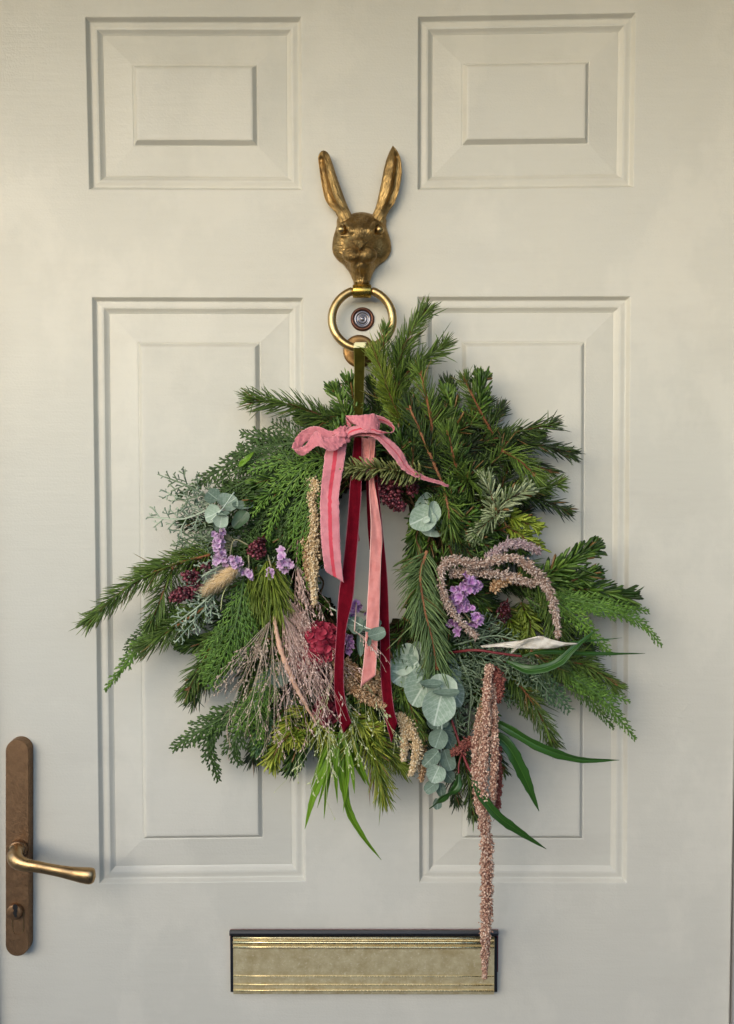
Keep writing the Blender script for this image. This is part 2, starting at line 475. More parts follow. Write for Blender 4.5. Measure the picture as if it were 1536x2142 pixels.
M['rib_pink2'] = ribbonmat('pink_cotton_ribbon_narrow', ('#c5777f', '#d28a90'), edge=(.04, '#e3a0a5'), stripe=(.47, .55, '#bf5560'))
M['rib_plain'] = ribbonmat('pink_cotton_plain', ('#c4747d', '#d0858c'), edge=(.025, '#e3a0a5'))
M['rib_wine'] = ribbonmat('burgundy_velvet', ('#560a16', '#6b0e1d'), edge=(.045, '#a8606c'), velvet=True)
M['rib_rose'] = ribbonmat('rose_velvet', ('#cf7f78', '#dc958d'), edge=(.05, '#edb9ae'), velvet=True)
M['rib_olive'] = ribbonmat('olive_velvet', ('#2a290a', '#38360f'), edge=(.05, '#746f3a'), velvet=True)
M['rib_cream'] = plain('ribbon_back_cream', '#e8e2b4', .7, .2)
#@@SETTING
# ------------------------------------------------------------------ the setting
PORCH_D, PORCH_Z, SIDE_SHADE_X, SIDE_SHADE_D, SHADE_Y, SHADE_Z = 1.1, 2.2, 1.2, 1.1, 3.2, 1.42
def boxmesh(mb, x0, x1, y0, y1, z0, z1, rnd=.5):
    v = np.array([[x, y, z] for x in (x0, x1) for y in (y0, y1) for z in (z0, z1)])
    f = np.array([[0, 1, 3, 2], [4, 6, 7, 5], [0, 4, 5, 1], [2, 3, 7, 6], [0, 2, 6, 4], [1, 5, 7, 3]])
    mb.add(v, f, rnd)

def groundmat():
    x = NT('paving_concrete'); p = x.geo(); n = x.noise(p, 8, 6, .6)
    x.ln(x.ramp(n, [(.3, srgb('#585d63')), (.7, srgb('#6c7178'))]), x.b.inputs['Base Color']); x.b.inputs['Roughness'].default_value = .9
    x.bump(n, .3, .004); return x.m
def rendermat():
    x = NT('pale_render'); p = x.geo(); n = x.noise(p, 40, 6, .6)
    x.ln(x.ramp(n, [(.3, srgb('#b9ab95')), (.7, srgb('#c8bba6'))]), x.b.inputs['Base Color']); x.b.inputs['Roughness'].default_value = .95
    x.bump(n, .4, .003); return x.m
M['ground'] = groundmat(); M['render'] = rendermat(); M['frame'] = plain('frame_paint', '#b9b6b4', .4)

DX0, DX1 = W(-22, 1071)[0], W(1531, 1950)[0]          # door edges
DZ0, DZ1 = 0.06, 2.02
mb = MB(); G = np.array([[[x, y, 0.0] for x in (-60.0, 60.0)] for y in (-80.0, 40.0)]); grid(mb, G)
g = mb.build('ground', M['ground'], origin=(0, 0, 0), smooth=False); tag(g, kind='structure')
mb = MB(); boxmesh(mb, -.85, .85, -.45, .06, 0.0, .05)
tag(mb.build('doorstep', M['ground'], origin=(0, 0, 0), smooth=False), 'stone step below the painted door', 'step', kind='structure')
mb = MB()
boxmesh(mb, DX0 - .003 - .07, DX0 - .003, -.012, .08, .05, DZ1 + .075)
boxmesh(mb, DX1 + .003, DX1 + .073, -.012, .08, .05, DZ1 + .075)
boxmesh(mb, DX0 - .003, DX1 + .003, -.0125, .08, DZ1 + .004, DZ1 + .0745)
boxmesh(mb, DX0 - .003, DX1 + .003, .05, .07, .05, DZ1 + .004)
tag(mb.build('door_frame', M['frame'], origin=(0, 0, 0.05), smooth=False), 'pale grey frame strip along the right edge of the door', 'door frame', kind='structure')
mb = MB()
boxmesh(mb, -3.0, DX0 - .073, .02, .3, 0, 3.0); boxmesh(mb, DX1 + .073, 3.0, .02, .3, 0, 3.0); boxmesh(mb, DX0 - .073, DX1 + .073, .02, .3, DZ1 + .075, 3.0)
tag(mb.build('wall', M['render'], origin=(0, .1, 0), smooth=False), kind='structure')

def shadewallmat():
    x = NT('shade_wall_render'); p = x.geo(); n = x.noise(p, 12, 5, .6)
    x.ln(x.ramp(n, [(.3, srgb('#b3a48c')), (.7, srgb('#c4b69e'))]), x.b.inputs['Base Color']); x.b.inputs['Roughness'].default_value = .95
    return x.m
M['shadewall'] = shadewallmat()
# unseen porch roof, sized to shade the door top, and two added shade walls
mb = MB(); boxmesh(mb, -1.5, 1.3, -PORCH_D, .02, PORCH_Z, PORCH_Z + .12); tag(mb.build('porch_roof', M['render'], origin=(0, 0, PORCH_Z), smooth=False), kind='structure')
mb = MB(); boxmesh(mb, SIDE_SHADE_X, SIDE_SHADE_X + .15, -SIDE_SHADE_D, .02, 0, PORCH_Z); tag(mb.build("added_side_shade", plain("side_shade_slate", "#34383c", .8), origin=(SIDE_SHADE_X, 0, 0), smooth=False), kind='structure')  # unseen dark wall added to cut sky and bounce from the right
mb = MB(); boxmesh(mb, -9, 9, -SHADE_Y - .22, -SHADE_Y, 0, SHADE_Z); boxmesh(mb, -9.03, 9.03, -SHADE_Y - .25, -SHADE_Y + .03, SHADE_Z, SHADE_Z + .05); tag(mb.build('added_shade_wall', M['shadewall'], origin=(0, -SHADE_Y, 0), smooth=False), kind='structure')  # unseen wall added to keep low sun off the lower door

# ------------------------------------------------------------------ door
QUADS = [[(177.6, 34.5), (631, 34.5), (633, 398.5), (186, 397)],
         [(874, 34), (1331, 26), (1326, 392), (873, 398)],
         [(192, 621), (636, 622), (640.6, 1844), (207.7, 1849)],
         [(873, 620), (1320, 619), (1312, 1848), (877, 1846)]]
PROF = [(0, 0), (1.2, -.35), (6.5, -4.6), (8.5, -5.3), (11, -5.2), (18, -4.4), (22, -4.6), (28, -7.4), (32, -8.6), (33.5, -8.2), (35, -8.15),
        (91, -5.2), (93, -5.6), (94.5, -5.2), (101.5, -.5), (104, -.12), (107, 0.0)]
door = empty('door', (0, 0, DZ0))
tag(door, 'greige painted front door with four raised panels', 'door')
bm = bmesh.new()
def loop3(pts):
    vs = [bm.verts.new(p) for p in pts]
    return vs, [bm.edges.new((vs[i], vs[(i + 1) % len(vs)])) for i in range(len(vs))]
ed = []
ov, oe = loop3([(DX0 + .002, 0, DZ0), (DX1 - .002, 0, DZ0), (DX1 - .002, 0, DZ1), (DX0 + .002, 0, DZ1)]); ed += oe
for q in QUADS:
    _, e = loop3([tuple(W(*p)) for p in q]); ed += e
bmesh.ops.triangle_fill(bm, edges=ed, use_beauty=True, use_dissolve=False)
for f in bm.faces:
    f.normal_update()
    if f.normal.y > 0: f.normal_flip()
o1 = [bm.verts.new((x, .002, z)) for x, z in ((DX0, DZ0), (DX1, DZ0), (DX1, DZ1), (DX0, DZ1))]
o2 = [bm.verts.new((x, .044, z)) for x, z in ((DX0, DZ0), (DX1, DZ0), (DX1, DZ1), (DX0, DZ1))]
for i in range(4):
    j = (i + 1) % 4
    bm.faces.new((ov[i], o1[i], o1[j], ov[j])); bm.faces.new((o1[i], o2[i], o2[j], o1[j]))
bm.faces.new(o2)
bmesh.ops.translate(bm, verts=bm.verts, vec=(0, 0, -DZ0))
me = bpy.data.meshes.new('door_slab'); bm.to_mesh(me); bm.free(); me.materials.append(M['door'])
link(bpy.data.objects.new('door_slab', me), door, (0, 0, DZ0))

def inset(q, k):
    """quad moved inwards by k (metres) along both edges"""
    out = []
    for i in range(4):
        p, a, b = q[i], q[i - 1], q[(i + 1) % 4]
        u, v = norm(a - p), norm(b - p)
        s = abs(u[0] * v[2] - u[2] * v[0])
        out.append(p + (u + v) * k / s)
    return np.array(out)
for q in QUADS:
    Q = WP([p + (0,) for p in q])
    rows = []
    for k, h in PROF:
        r = inset(Q, k * S) if k else Q.copy()
        r[:, 1] -= h * .001
        rows.append(r)
    mb = MB(); grid(mb, np.array(rows), closed_u=True)
    n = len(PROF) * 4
    mb.add(rows[-1], np.array([[0, 1, 2, 3]]))
    o = mb.build('panel', M['door'], door, Q.mean(axis=0), smooth=False)
    bm = bmesh.new(); bm.from_mesh(o.data)
    bmesh.ops.remove_doubles(bm, verts=bm.verts, dist=1e-6)
    bmesh.ops.recalc_face_normals(bm, faces=bm.faces)
    c = sum((f.normal.y * f.calc_area() for f in bm.faces))
    if c > 0: bmesh.ops.reverse_faces(bm, faces=bm.faces)
    bm.to_mesh(o.data); bm.free()

# old paint lumps on the right stile
mb = MB()
for (x, y, rx, ry, a) in [(1394, 1397, 9, 4, .6), (1403, 1406, 5, 4, 1.2), (1383, 1433, 8, 5, .4), (1409, 1436, 6, 14, .9), (1435, 1480, 5, 16, .7), (1425, 1500, 8, 4, .1), (1452, 1506, 9, 10, .5), (1441, 1472, 6, 3, .3), (858, 440, 2, 2, 0)]:
    c = W(x, y, -.1); th = np.linspace(0, 2 * math.pi, 14, endpoint=False)
    rows = []
    for k in np.linspace(1, .02, 6):
        wob = 1 + .25 * np.sin(3 * th + x) * k
        ux = rx * S * k * wob * np.cos(th); uz = ry * S * k * wob * np.sin(th)
        rows.append(np.stack([c[0] + ux * math.cos(a) - uz * math.sin(a), c[1] - .00035 * (1 - k * k) + 0 * th, c[2] - ux * math.sin(a) - uz * math.cos(a)], -1))
    grid(mb, np.array(rows), closed_u=True)
mb.build('paint_blister', M['door'], door)

# ---- letter plate
LP = [(482, 1945), (1041, 1948)]
lp0 = W(482, 2010); lpo = np.array([W(760, 2010)[0], 0, W(760, 2010)[2]])
xl, xr = W(483, 2010, 6)[0], W(1040, 2010, 6)[0]
bl, br_ = W(488.5, 2010, 10)[0], W(1034, 2010, 10)[0]
Z = lambda py, d: W(768, py, d)[2]
mb = MB()
zt, zb = Z(1951, 8), Z(2074, 8)
# hooded black surround: sides plus a rounded hood
hood = [(0.2, Z(1944.5, 0)), (11, Z(1945.5, 11)), (15, Z(1948, 15)), (16, Z(1953, 16)), (14.5, Z(1957.5, 14)), (4, Z(1957.5, 4)), (.2, Z(1957.5, .2))]
rows = np.array([[[x, -d * .001, z] for d, z in hood] for x in (xl, xr)])
grid(mb, rows, closed_u=True)
mb.add(np.concatenate(rows), [np.array([[0, 1, 2, 3, 4, 5, 6]]), np.array([[13, 12, 11, 10, 9, 8, 7]])])
boxmesh(mb, xl, bl - .0006, -.009, -.0002, zb, Z(1957.5, 4)); boxmesh(mb, br_ + .0006, xr, -.009, -.0002, zb, Z(1957.5, 4))
boxmesh(mb, bl - .0006, br_ + .0006, -.003, -.0004, zb, Z(1957.5, 4))
fr = mb.build('letter_plate', M['black'], door, lpo, smooth=False)
tag(fr, 'tarnished brass letter plate in a black hooded surround')
prof = [(4, 1958.2), (9.5, 1958.6), (11.6, 1960.5), (11.8, 1963.5), (10.2, 1965.6), (10.4, 1967), (12.6, 1969.5), (12.9, 1974), (11.4, 1977.4), (11.2, 1978.5), (12.9, 1979.8), (13.0, 1982), (11.6, 1983.6),
        (11.3, 1986), (11.3, 2040.2), (11.9, 2041), (11.9, 2042.3), (11.2, 2043.2), (11.2, 2058), (12.2, 2059), (12.2, 2060.6), (11.3, 2061.6), (11.2, 2069.6), (12.6, 2070.8), (12.6, 2073), (11.6, 2074.4), (11.3, 2078.4), (10, 2079.3), (3.2, 2079.3)]
mb = MB(); nx = 2
rows = np.array([[[x, -d * .001, Z(py, d) + (x - bl) / (br_ - bl) * -.0005] for d, py in prof] for x in (bl, br_)])
grid(mb, rows, closed_u=True)
n = len(prof)
mb.add(np.concatenate(rows), [np.arange(n)[None], (np.arange(n)[::-1] + n)[None]])
mb.build('flap', M['letter'], fr, lpo, smooth=False)
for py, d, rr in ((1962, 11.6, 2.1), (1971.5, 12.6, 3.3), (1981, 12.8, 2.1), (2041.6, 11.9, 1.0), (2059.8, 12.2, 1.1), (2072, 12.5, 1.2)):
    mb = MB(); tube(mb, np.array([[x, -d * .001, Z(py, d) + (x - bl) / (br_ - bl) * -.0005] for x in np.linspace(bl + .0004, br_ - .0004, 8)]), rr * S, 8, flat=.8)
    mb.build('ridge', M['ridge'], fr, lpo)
mb = MB(); boxmesh(mb, xl - .0012, xr + .0018, -.0022, -.00015, zb + .02, Z(1943.6, 0))
mb.build('paint_edge', M['redpaint'], fr, lpo, smooth=False)

# ---- door handle
def stadium(cx, y0, y1, r, d, n=24):
    a = [(cx + r * math.cos(t), y0 + r - r * math.sin(t)) for t in np.linspace(0, math.pi, n)]
    b = [(cx + r * math.cos(t), y1 - r - r * math.sin(t)) for t in np.linspace(math.pi, 2 * math.pi, n)]
    return np.array([W(x, y, d) for x, y in a + b])
mb = MB()
F0 = stadium(36, 1547.5, 2000.5, 24.3, 12); ho = F0.mean(axis=0); ho[1] = 0
c = F0.mean(axis=0)
rows = []
for k, d in ((1.0, .1), (1.0, 10.6), (.988, 11.6), (.965, 12.0)):
    R_ = F0.copy()
    cz = np.clip(F0[:, 2], F0[:, 2].min() + 24.3 * S, F0[:, 2].max() - 24.3 * S)
    ctr = np.stack([np.full(len(F0), c[0]), F0[:, 1], cz], -1)
    R_ = ctr + (F0 - ctr) * (k + (.05 if d < 9 else 0)); R_[:, 1] = -d * .001; rows.append(R_)
grid(mb, np.array(rows), closed_u=True); mb.add(rows[-1], np.arange(len(F0))[None])
hp = mb.build('door_handle', M['bronze'], door, ho, smooth=False)
tag(hp, 'worn bronze lever handle on a long back plate')
mb = MB()
bc = W(40, 1774, 12)
tube(mb, np.array([bc + (0, -x * .001, 0) for x in (0, .5, 5, 6.5, 7)]), np.array([18.5, 19, 19, 17.5, 15]) * S, 28)
mb.build('rose', M['bronze'], hp)
mb = MB()
C = crom(WP([(40, 1775, 17), (38, 1776, 26), (32, 1782, 36), (31, 1793, 44), (40, 1804, 49), (58, 1810, 51), (78, 1813, 52), (104, 1818, 52), (130, 1823, 52), (156, 1828, 51), (180, 1831.5, 51), (192, 1832.5, 50.5), (198, 1833, 50), (200.5, 1833, 50)]), 90,
         ks=[12, 13.5, 16, 17, 15.5, 13, 11.8, 11.4, 12.3, 14.2, 16.8, 16.5, 12, 2])
tube(mb, C[:, :3], C[:, 3] * S * .98, 24, flat=.8)
mb.build('lever', M['bronze_lever'], hp)
mb = MB()
kc = W(33, 1905, 12)
tube(mb, np.array([kc + (0, -x * .001, 0) for x in (0, .5, 4, 5, 5.2)]), np.array([17, 17, 16.5, 15.5, 14.5]) * S, 28)
kcy = mb.build('key_cylinder', M['bronze'], hp)
mb = MB()
for (x, y, r) in [(32, 1898, 5.5), (33, 1904.5, 4), (31.5, 1910, 4.2), (33, 1915.5, 3)]:
    th = np.linspace(0, 2 * math.pi, 10, endpoint=False); q = W(x, y, 17.4)
    mb.add(np.array([q + (a * r * S, -r * 2e-5, b * r * S * 1.3) for a, b in zip(np.cos(th), np.sin(th))]), np.arange(10)[None])
mb.build('keyway', M['hole'], hp)
mb = MB()
slot = [stadium(38, 1898, 1955, 11 + e, d, 8) for e, d in ((1.8, 12.0), (1.2, 12.5), (.2, 12.5), (-.6, 12.1))]
grid(mb, np.array(slot), closed_u=True)
mb.build('cylinder_slot', M['bronze_lever'], hp)

# ---- spyhole
mb = MB(); pc = W(758.5, 668, 0)
rp = [(24.5, .1), (24.5, 1.5), (23.5, 2.6), (21.5, 3.2), (19.5, 3.1), (18.2, 2.2), (17.8, .8)]
th = np.linspace(0, 2 * math.pi, 40, endpoint=False)
def revolve(mb, c, prof, n=40, rnd=.5):
    th = np.linspace(0, 2 * math.pi, n, endpoint=False)
    rows = np.array([[c + (r * S * math.cos(t), -d * .001, r * S * math.sin(t)) for t in th] for r, d in prof])
    grid(mb, rows, closed_u=True, rnd=rnd)
revolve(mb, pc, rp)
ph = mb.build('spyhole', M['rim'], door, pc); tag(ph, 'round glass spyhole with a brown metal rim')
mb = MB(); revolve(mb, pc, [(17.9, .9), (15, .3), (9, .25), (8.4, 1.1), (7.6, 1.2), (7, .3), (.3, .2)])
mb.build('barrel', M['steel'], ph)
mb = MB(); revolve(mb, pc, [(17.7, 1.3), (16, 2.6), (12.6, 2.2), (12, 1.2), (9.5, 1.6), (9, 2.6), (7, 3.2), (6.4, 2.4), (4.6, 2.4), (4, 3.2), (2, 3.6), (.1, 3.7)])
mb.build('lens', M['glass'], ph)

# ------------------------------------------------------------------ hare door knocker
def surface_nets(fn, lo, hi, h):
    xs = [np.arange(a, b + h, h) for a, b in zip(lo, hi)]
    X = np.stack(np.meshgrid(*xs, indexing='ij'), -1)
    F = fn(X.reshape(-1, 3)).reshape(X.shape[:3]); ins = F < 0
    n = np.array(F.shape)
    acc = np.zeros(tuple(n - 1) + (3,)); cnt = np.zeros(tuple(n - 1))
    corners = [(i, j, k) for i in (0, 1) for j in (0, 1) for k in (0, 1)]
    sl = lambda c: tuple(slice(c[a], n[a] - 1 + c[a]) for a in range(3))
    for c in corners:
        for ax in range(3):
            if c[ax]: continue
            c2 = list(c); c2[ax] = 1
            a, b = F[sl(c)], F[sl(c2)]
            ch = (a < 0) != (b < 0)
            t = np.where(ch, a / np.where(ch, a - b, 1), 0)
            off = np.zeros(a.shape + (3,))
            for q in range(3): off[..., q] = c[q]
            off[..., ax] = t
            acc[ch] += off[ch]; cnt[ch] += 1
    act = cnt > 0
    idx = -np.ones(act.shape, int); idx[act] = np.arange(act.sum())
    cell = np.argwhere(act)
    V = (cell + acc[act] / cnt[act][:, None]) * h + np.array(lo)
    faces = []
    for ax in range(3):
        b, c = (ax + 1) % 3, (ax + 2) % 3
        s1 = [slice(None)] * 3; s2 = [slice(None)] * 3; s1[ax] = slice(0, -1); s2[ax] = slice(1, None)
        ch = ins[tuple(s1)] != ins[tuple(s2)]
        e = np.argwhere(ch)
        ok = (e[:, b] > 0) & (e[:, c] > 0) & (e[:, b] < n[b] - 1) & (e[:, c] < n[c] - 1)
        e = e[ok]
        fl = ins[tuple(s1)][tuple(e.T)]
        q = []
        for db, dc in ((-1, -1), (0, -1), (0, 0), (-1, 0)):
            p = e.copy(); p[:, b] += db; p[:, c] += dc; q.append(idx[tuple(p.T)])
        q = np.stack(q, -1); q[~fl] = q[~fl][:, ::-1]
        faces.append(q)
    return V, np.concatenate(faces)

def ell(p, c, r):
    q = (p - np.array(c)) / np.array(r); k = np.linalg.norm(q, axis=1)
    return (k - 1) * min(r)
def cap(p, a, b, ra, rb):
    a, b = np.array(a, float), np.array(b, float); ab = b - a
    t = np.clip(((p - a) @ ab) / (ab @ ab), 0, 1)
    return np.linalg.norm(p - a - t[:, None] * ab, axis=1) - (ra + (rb - ra) * t)
def smin(a, b, k):
    h = np.clip(.5 + .5 * (b - a) / k, 0, 1); return b * (1 - h) + a * h - k * h * (1 - h)

# hare space: x right, y down in photo pixels from (756, 510), z towards the viewer in pixels
def hare(p):
    f = ell(p, (0, -18, 6), (53, 44, 36))
    f = smin(f, ell(p, (1, 10, 5), (61, 42, 27)), 12)
    f = smin(f, cap(p, (0, -10, 30), (-3, 32, 40), 27, 19), 14)
    f = smin(f, cap(p, (-40, -46, 8), (-26, -30, 16), 9, 16), 12)
    f = smin(f, cap(p, (42, -46, 8), (28, -30, 16), 9, 16), 12)
    for s in (-1, 1):
        f = smin(f, cap(p, (s * 31, -30, 37), (s * 18, -13, 48), 6, 7), 6)
        f = smin(f, cap(p, (s * 40, -8, 32), (s * 28, -6, 38), 3, 3), 4)
        f = np.maximum(f, -(np.linalg.norm(p - np.array([s * 40 - 1, -19, 42]), axis=1) - 10.5))
        f = smin(f, ell(p, (s * 17 - 3, 37, 53), (19, 16, 14)), 2.2)
    f = smin(f, cap(p, (0, -6, 47), (-3, 16, 56), 9, 9), 7)
    nose = np.maximum(ell(p, (-3, 19, 60), (22, 14, 13)), np.abs(p[:, 0] + 3) * .72 + (p[:, 1] - 30) * .7)
    f = smin(f, nose, 1.0)
    f = smin(f, ell(p, (0, 55, 40), (17, 9, 10)), 7)
    f = smin(f, cap(p, (0, 48, 16), (1, 82, 16), 30, 17), 14)
    return np.maximum(f, -(p[:, 2] + .5))

KN = W(756, 510, 0)
kn = empty('door_knocker', KN)
tag(kn, 'antique brass hare head door knocker with a ring below', 'door knocker')
V, Fc = surface_nets(hare, (-72, -62, -3), (72, 92, 78), 1.15)
ang = np.arctan2(V[:, 0] + 3, V[:, 1] - 26); rad = np.hypot(V[:, 0] + 3, V[:, 1] - 26)
flow = np.stack([np.abs(ang) * 15, rad * .11 + (V[:, 0] > -3) * 40, V[:, 2] * .03], -1)
def hare_to_world(v):
    k = 1 - v[:, 2] * S / DIST
    return KN + np.stack([v[:, 0] * S * k, -v[:, 2] * S, -v[:, 1] * S * k], -1)
mb = MB(); mb.add(hare_to_world(V), Fc, .5, flow)
hd = mb.build('hare_head', M['hare'], kn, KN)
mb = MB()
for s in (-1, 1):
    mb1 = MB(); v, f = BALL
    bm = bmesh.new(); bmesh.ops.create_icosphere(bm, subdivisions=2, radius=9.6)
    v = np.array([x.co[:] for x in bm.verts]); f = np.array([[q.index for q in p.verts] for p in bm.faces]); bm.free()
    mb1.add(hare_to_world(v * (1, 1, 1) + np.array([s * 39.5 - 1.5, -19, 36])), f)
    mb1.build('eye', M['brass'], hd)

def ear(Lp, Rp, split, mirror):
    m = 46
    L = crom(np.array(Lp, float), m); R = crom(np.array(Rp, float), m)
    t = np.linspace(0, 1, m)[:, None]; s = np.linspace(0, 1, 26)[None]
    wid = np.linalg.norm((R - L)[:, :2], axis=1)[:, None]
    x = L[:, 0:1] * (1 - s) + R[:, 0:1] * s; y = L[:, 1:2] * (1 - s) + R[:, 1:2] * s
    base = 20 + 4 * np.sin(t * math.pi)
    dome = np.sqrt(np.clip(1 - (2 * s - 1) ** 2, 0, 1)) * np.minimum(wid * .42, 13)
    sp = split
    ss = s if not mirror else 1 - s
    inside = np.clip((sp - ss) / sp, 0, 1)                     # 1 at the outer rim, 0 at the dividing ridge
    scoop = np.sin(np.clip(inside, 0, 1) * math.pi) ** .8 * np.minimum(wid * .42, 11) * np.clip(1.25 - t * 1.05, 0, 1) ** .5 * np.clip(t * 9, 0, 1) * 0 \
        + np.sin(np.clip(inside, 0, 1) * math.pi) ** .7 * np.minimum(wid * .4, 10.5) * np.clip((t - .10) * 6, 0, 1) * np.clip((.97 - t) * 9, 0, 1)
    ridge = np.exp(-((ss - sp) / .05) ** 2) * 1.2 * np.clip((t - .1) * 6, 0, 1)
    z = base + dome * .9 - scoop * 1.25 + ridge * 2.0
    zb = base - dome * .6 - 2
    front = np.stack([x, y, z], -1); back = np.stack([x, y, zb], -1)[:, ::-1]
    G = np.concatenate([front, back[:, 1:-1]], axis=1)
    fl = np.zeros(G.shape)
    sg = np.concatenate([np.broadcast_to(ss, z.shape), np.broadcast_to(ss, z.shape)[:, ::-1][:, 1:-1]], axis=1)
    fl[..., 0] = sg * 16 + t * (10 if not mirror else 10); fl[..., 1] = t * 8
    fl[..., 2] = (sg < sp) * 30
    mb = MB(); W3 = hare_to_world(G.reshape(-1, 3) - np.array([756, 510, 0])).reshape(G.shape)
    grid(mb, W3, fl, closed_u=True)
    return mb
ear([(712, 474, 0), (703, 453, 0), (690, 439, 0), (681, 424, 0), (675, 398, 0), (671, 372, 0), (668, 348, 0), (668, 337, 0), (673, 328, 0), (678.5, 326, 0)],
    [(742, 466, 0), (731, 445, 0), (722, 424, 0), (714, 402, 0), (706, 380, 0), (699, 358, 0), (693, 341, 0), (690, 334, 0), (685, 328, 0), (679.5, 326, 0)], .46, False).build('ear', M['hare'], hd)
ear([(775, 464, 0), (785, 443, 0), (790, 424, 0), (796, 398, 0), (801, 372, 0), (807, 347, 0), (813, 331, 0), (817, 323, 0), (820.6, 316.5, 0)],
    [(801, 476, 0), (812, 452, 0), (823, 436, 0), (832, 414, 0), (837, 392, 0), (839.5, 370, 0), (837.5, 346, 0), (831, 328, 0), (821.4, 316, 0)], .50, True).build('ear', M['hare'], hd)
# hinge barrel and lugs
hz = W(757.5, 609, 20)
mb = MB(); C = np.array([hz + (x * S, 0, 0) for x in (-19, -18.4, -17, 17, 18.4, 19)])
tube(mb, C, np.array([11, 12.8, 13.6, 13.6, 12.8, 11]) * S, 26)
boxmesh(mb, hz[0] - 14 * S, hz[0] + 14 * S, -.016, -.003, hz[2] + 4 * S, hz[2] + 20 * S)
mb.build('hinge', M['brass_bright'], kn)
# ring with two collars beside the barrel; hangs slightly forward at the foot
mb = MB(); rc = (758, 667.5)
th = np.linspace(math.radians(90 + 17), math.radians(90 + 343), 120)
C = np.array([W(rc[0] + 63.5 * math.cos(t), rc[1] - 62 * math.sin(t), 20 + 3 * (1 - math.sin(t))) for t in th])
r = np.full(120, 8.6); r[:2] = (6.2, 8.0); r[-2:] = (8.0, 6.2)
tube(mb, C, r * S, 18)
mb.build('ring', M['brass'], kn)
mb = MB(); revolve(mb, W(752, 735, 0), [(33.5, .1), (33.5, 2.0), (32, 3.0), (27, 3.6), (14, 4.0), (13, 5.5), (11, 6.6), (6, 7.2), (.2, 7.3)])
tag(mb.build('striker_disc', M['strike'], kn), 'round brass striker plate behind the foot of the ring')
# ------------------------------------------------------------------ wreath
WC = W(775, 1170, 0)
wr = empty('wreath', WC)
tag(wr, 'evergreen wreath with flowers and hanging ribbons on the door', 'wreath')

def stem_curve(pts, m=None):
    P = WP(pts)
    L = np.linalg.norm(np.diff(P, axis=0), axis=1).sum()
    return crom(P, m or max(10, int(L / (4 * S)))), L

def spruce(pts, nl=36, mat='spruce', bark='bark', dens=1.7, nw=1.15, flat=.55, a0=62, a1=28, stem=3.2, bud=True, front=.55, name='spruce_sprig', blunt=False, droop=.12, start=.0, both=0):
    """needled sprig: pts (px, py, mm in front of the door) from root to tip, nl needle length in photo pixels"""
    C, L = stem_curve(pts)
    T, A, N = frames(C)
    mb = MB(); stem = stem * .78
    r = np.linspace(stem, stem * .55, len(C)) * S
    r = r * (1 + .12 * np.sin(np.arange(len(C)) * 2.1))
    tube(mb, C, r, 7, rnd=rng.random())
    npg = int(L / S / 2.2); ip = rng.integers(0, len(C), npg); ap = rng.random(npg) * 6.283
    rp_ = np.cos(ap)[:, None] * A[ip] + np.sin(ap)[:, None] * N[ip]
    spikes(mb, C[ip] + rp_ * (r[ip] * .7)[:, None], norm(rp_ * .8 + T[ip]), 3.6 * S * (.7 + .6 * rng.random(npg)), 1.0 * S, None, rng.random(npg), prof=((0, 1), (.6, .8)))
    if bud:
        tp = C[-1]
        spikes(mb, np.repeat(tp[None] - T[-1] * 3 * S, 7, 0) + rng.normal(size=(7, 3)) * 1.2 * S, norm(T[-1] + rng.normal(size=(7, 3)) * .35), np.full(7, 9 * S), np.full(7, 2.6 * S), rnd=rng.random(7), ns=5, prof=((0, .7), (.4, 1), (.75, .6)))
    o = mb.build(name, M[bark], wr, C[0])
    n = int(L / S * dens * .62); nw *= 1.32
    u = (np.arange(n) + .8 * rng.random(n)) / n * (1 - start) + start
    f = u * (len(C) - 1); i = np.minimum(f.astype(int), len(C) - 2); w = (f - i)[:, None]
    B = C[i] * (1 - w) + C[i + 1] * w; t_ = norm(T[i] * (1 - w) + T[i + 1] * w); a_ = A[i]; n_ = N[i]
    sgn = np.where(np.arange(n) % 2 == 0, 1, -1)
    if both: sgn = np.full(n, both)
    phi = rng.normal(size=n) * math.pi * .5 * flat
    phi = np.clip(phi, -1.6, 1.6)
    phi = np.where(rng.random(n) < front, np.abs(phi), -np.abs(phi))
    th = np.radians(a0 + (a1 - a0) * u ** 1.3 + rng.normal(size=n) * 6)
    perp = np.cos(phi)[:, None] * a_ * sgn[:, None] + np.sin(phi)[:, None] * n_
    D = norm(np.cos(th)[:, None] * t_ + np.sin(th)[:, None] * perp)
    ln = nl * S * (.82 + .3 * rng.random(n)) * np.where(u > .93, .8, 1) * (.9 + .1 * np.cos(phi))
    bend = t_ * (.10 + .16 * rng.random(n))[:, None] - perp * .10 + np.array([0, 0, -droop]) * rng.random(n)[:, None]
    mb = MB()
    # closing tuft at the tip
    k = 22
    D2 = norm(T[-1] + rng.normal(size=(k, 3)) * .42)
    B = np.vstack([B, np.repeat(C[-1][None] - T[-1] * 4 * S, k, 0)]); D = np.vstack([D, D2])
    ln = np.concatenate([ln, nl * S * (.6 + .3 * rng.random(k))]); bend = np.vstack([bend, np.zeros((k, 3))])
    pr = ((0, .6), (.4, 1.0), (.9, .95)) if blunt else ((0, .55), (.45, 1.0), (.86, .7))
    base = rng.random() * .3
    rn = np.clip(base + .7 * rng.random(len(B)), 0, .94); rn[rng.random(len(B)) < .035] = 1.0
    bend = bend + rng.normal(size=bend.shape) * (.05 + .3 * (rng.random(len(B)) < .08))[:, None]; ln = ln * np.where(rng.random(len(B)) < .06, .55, 1.0)
    spikes(mb, B, D, ln, nw * S * (.85 + .3 * rng.random(len(B))), bend, rn, prof=pr, flat=.6)
    nd = mb.build('needles', M[mat], o, C[0]); tag(nd, kind='stuff')
    return o

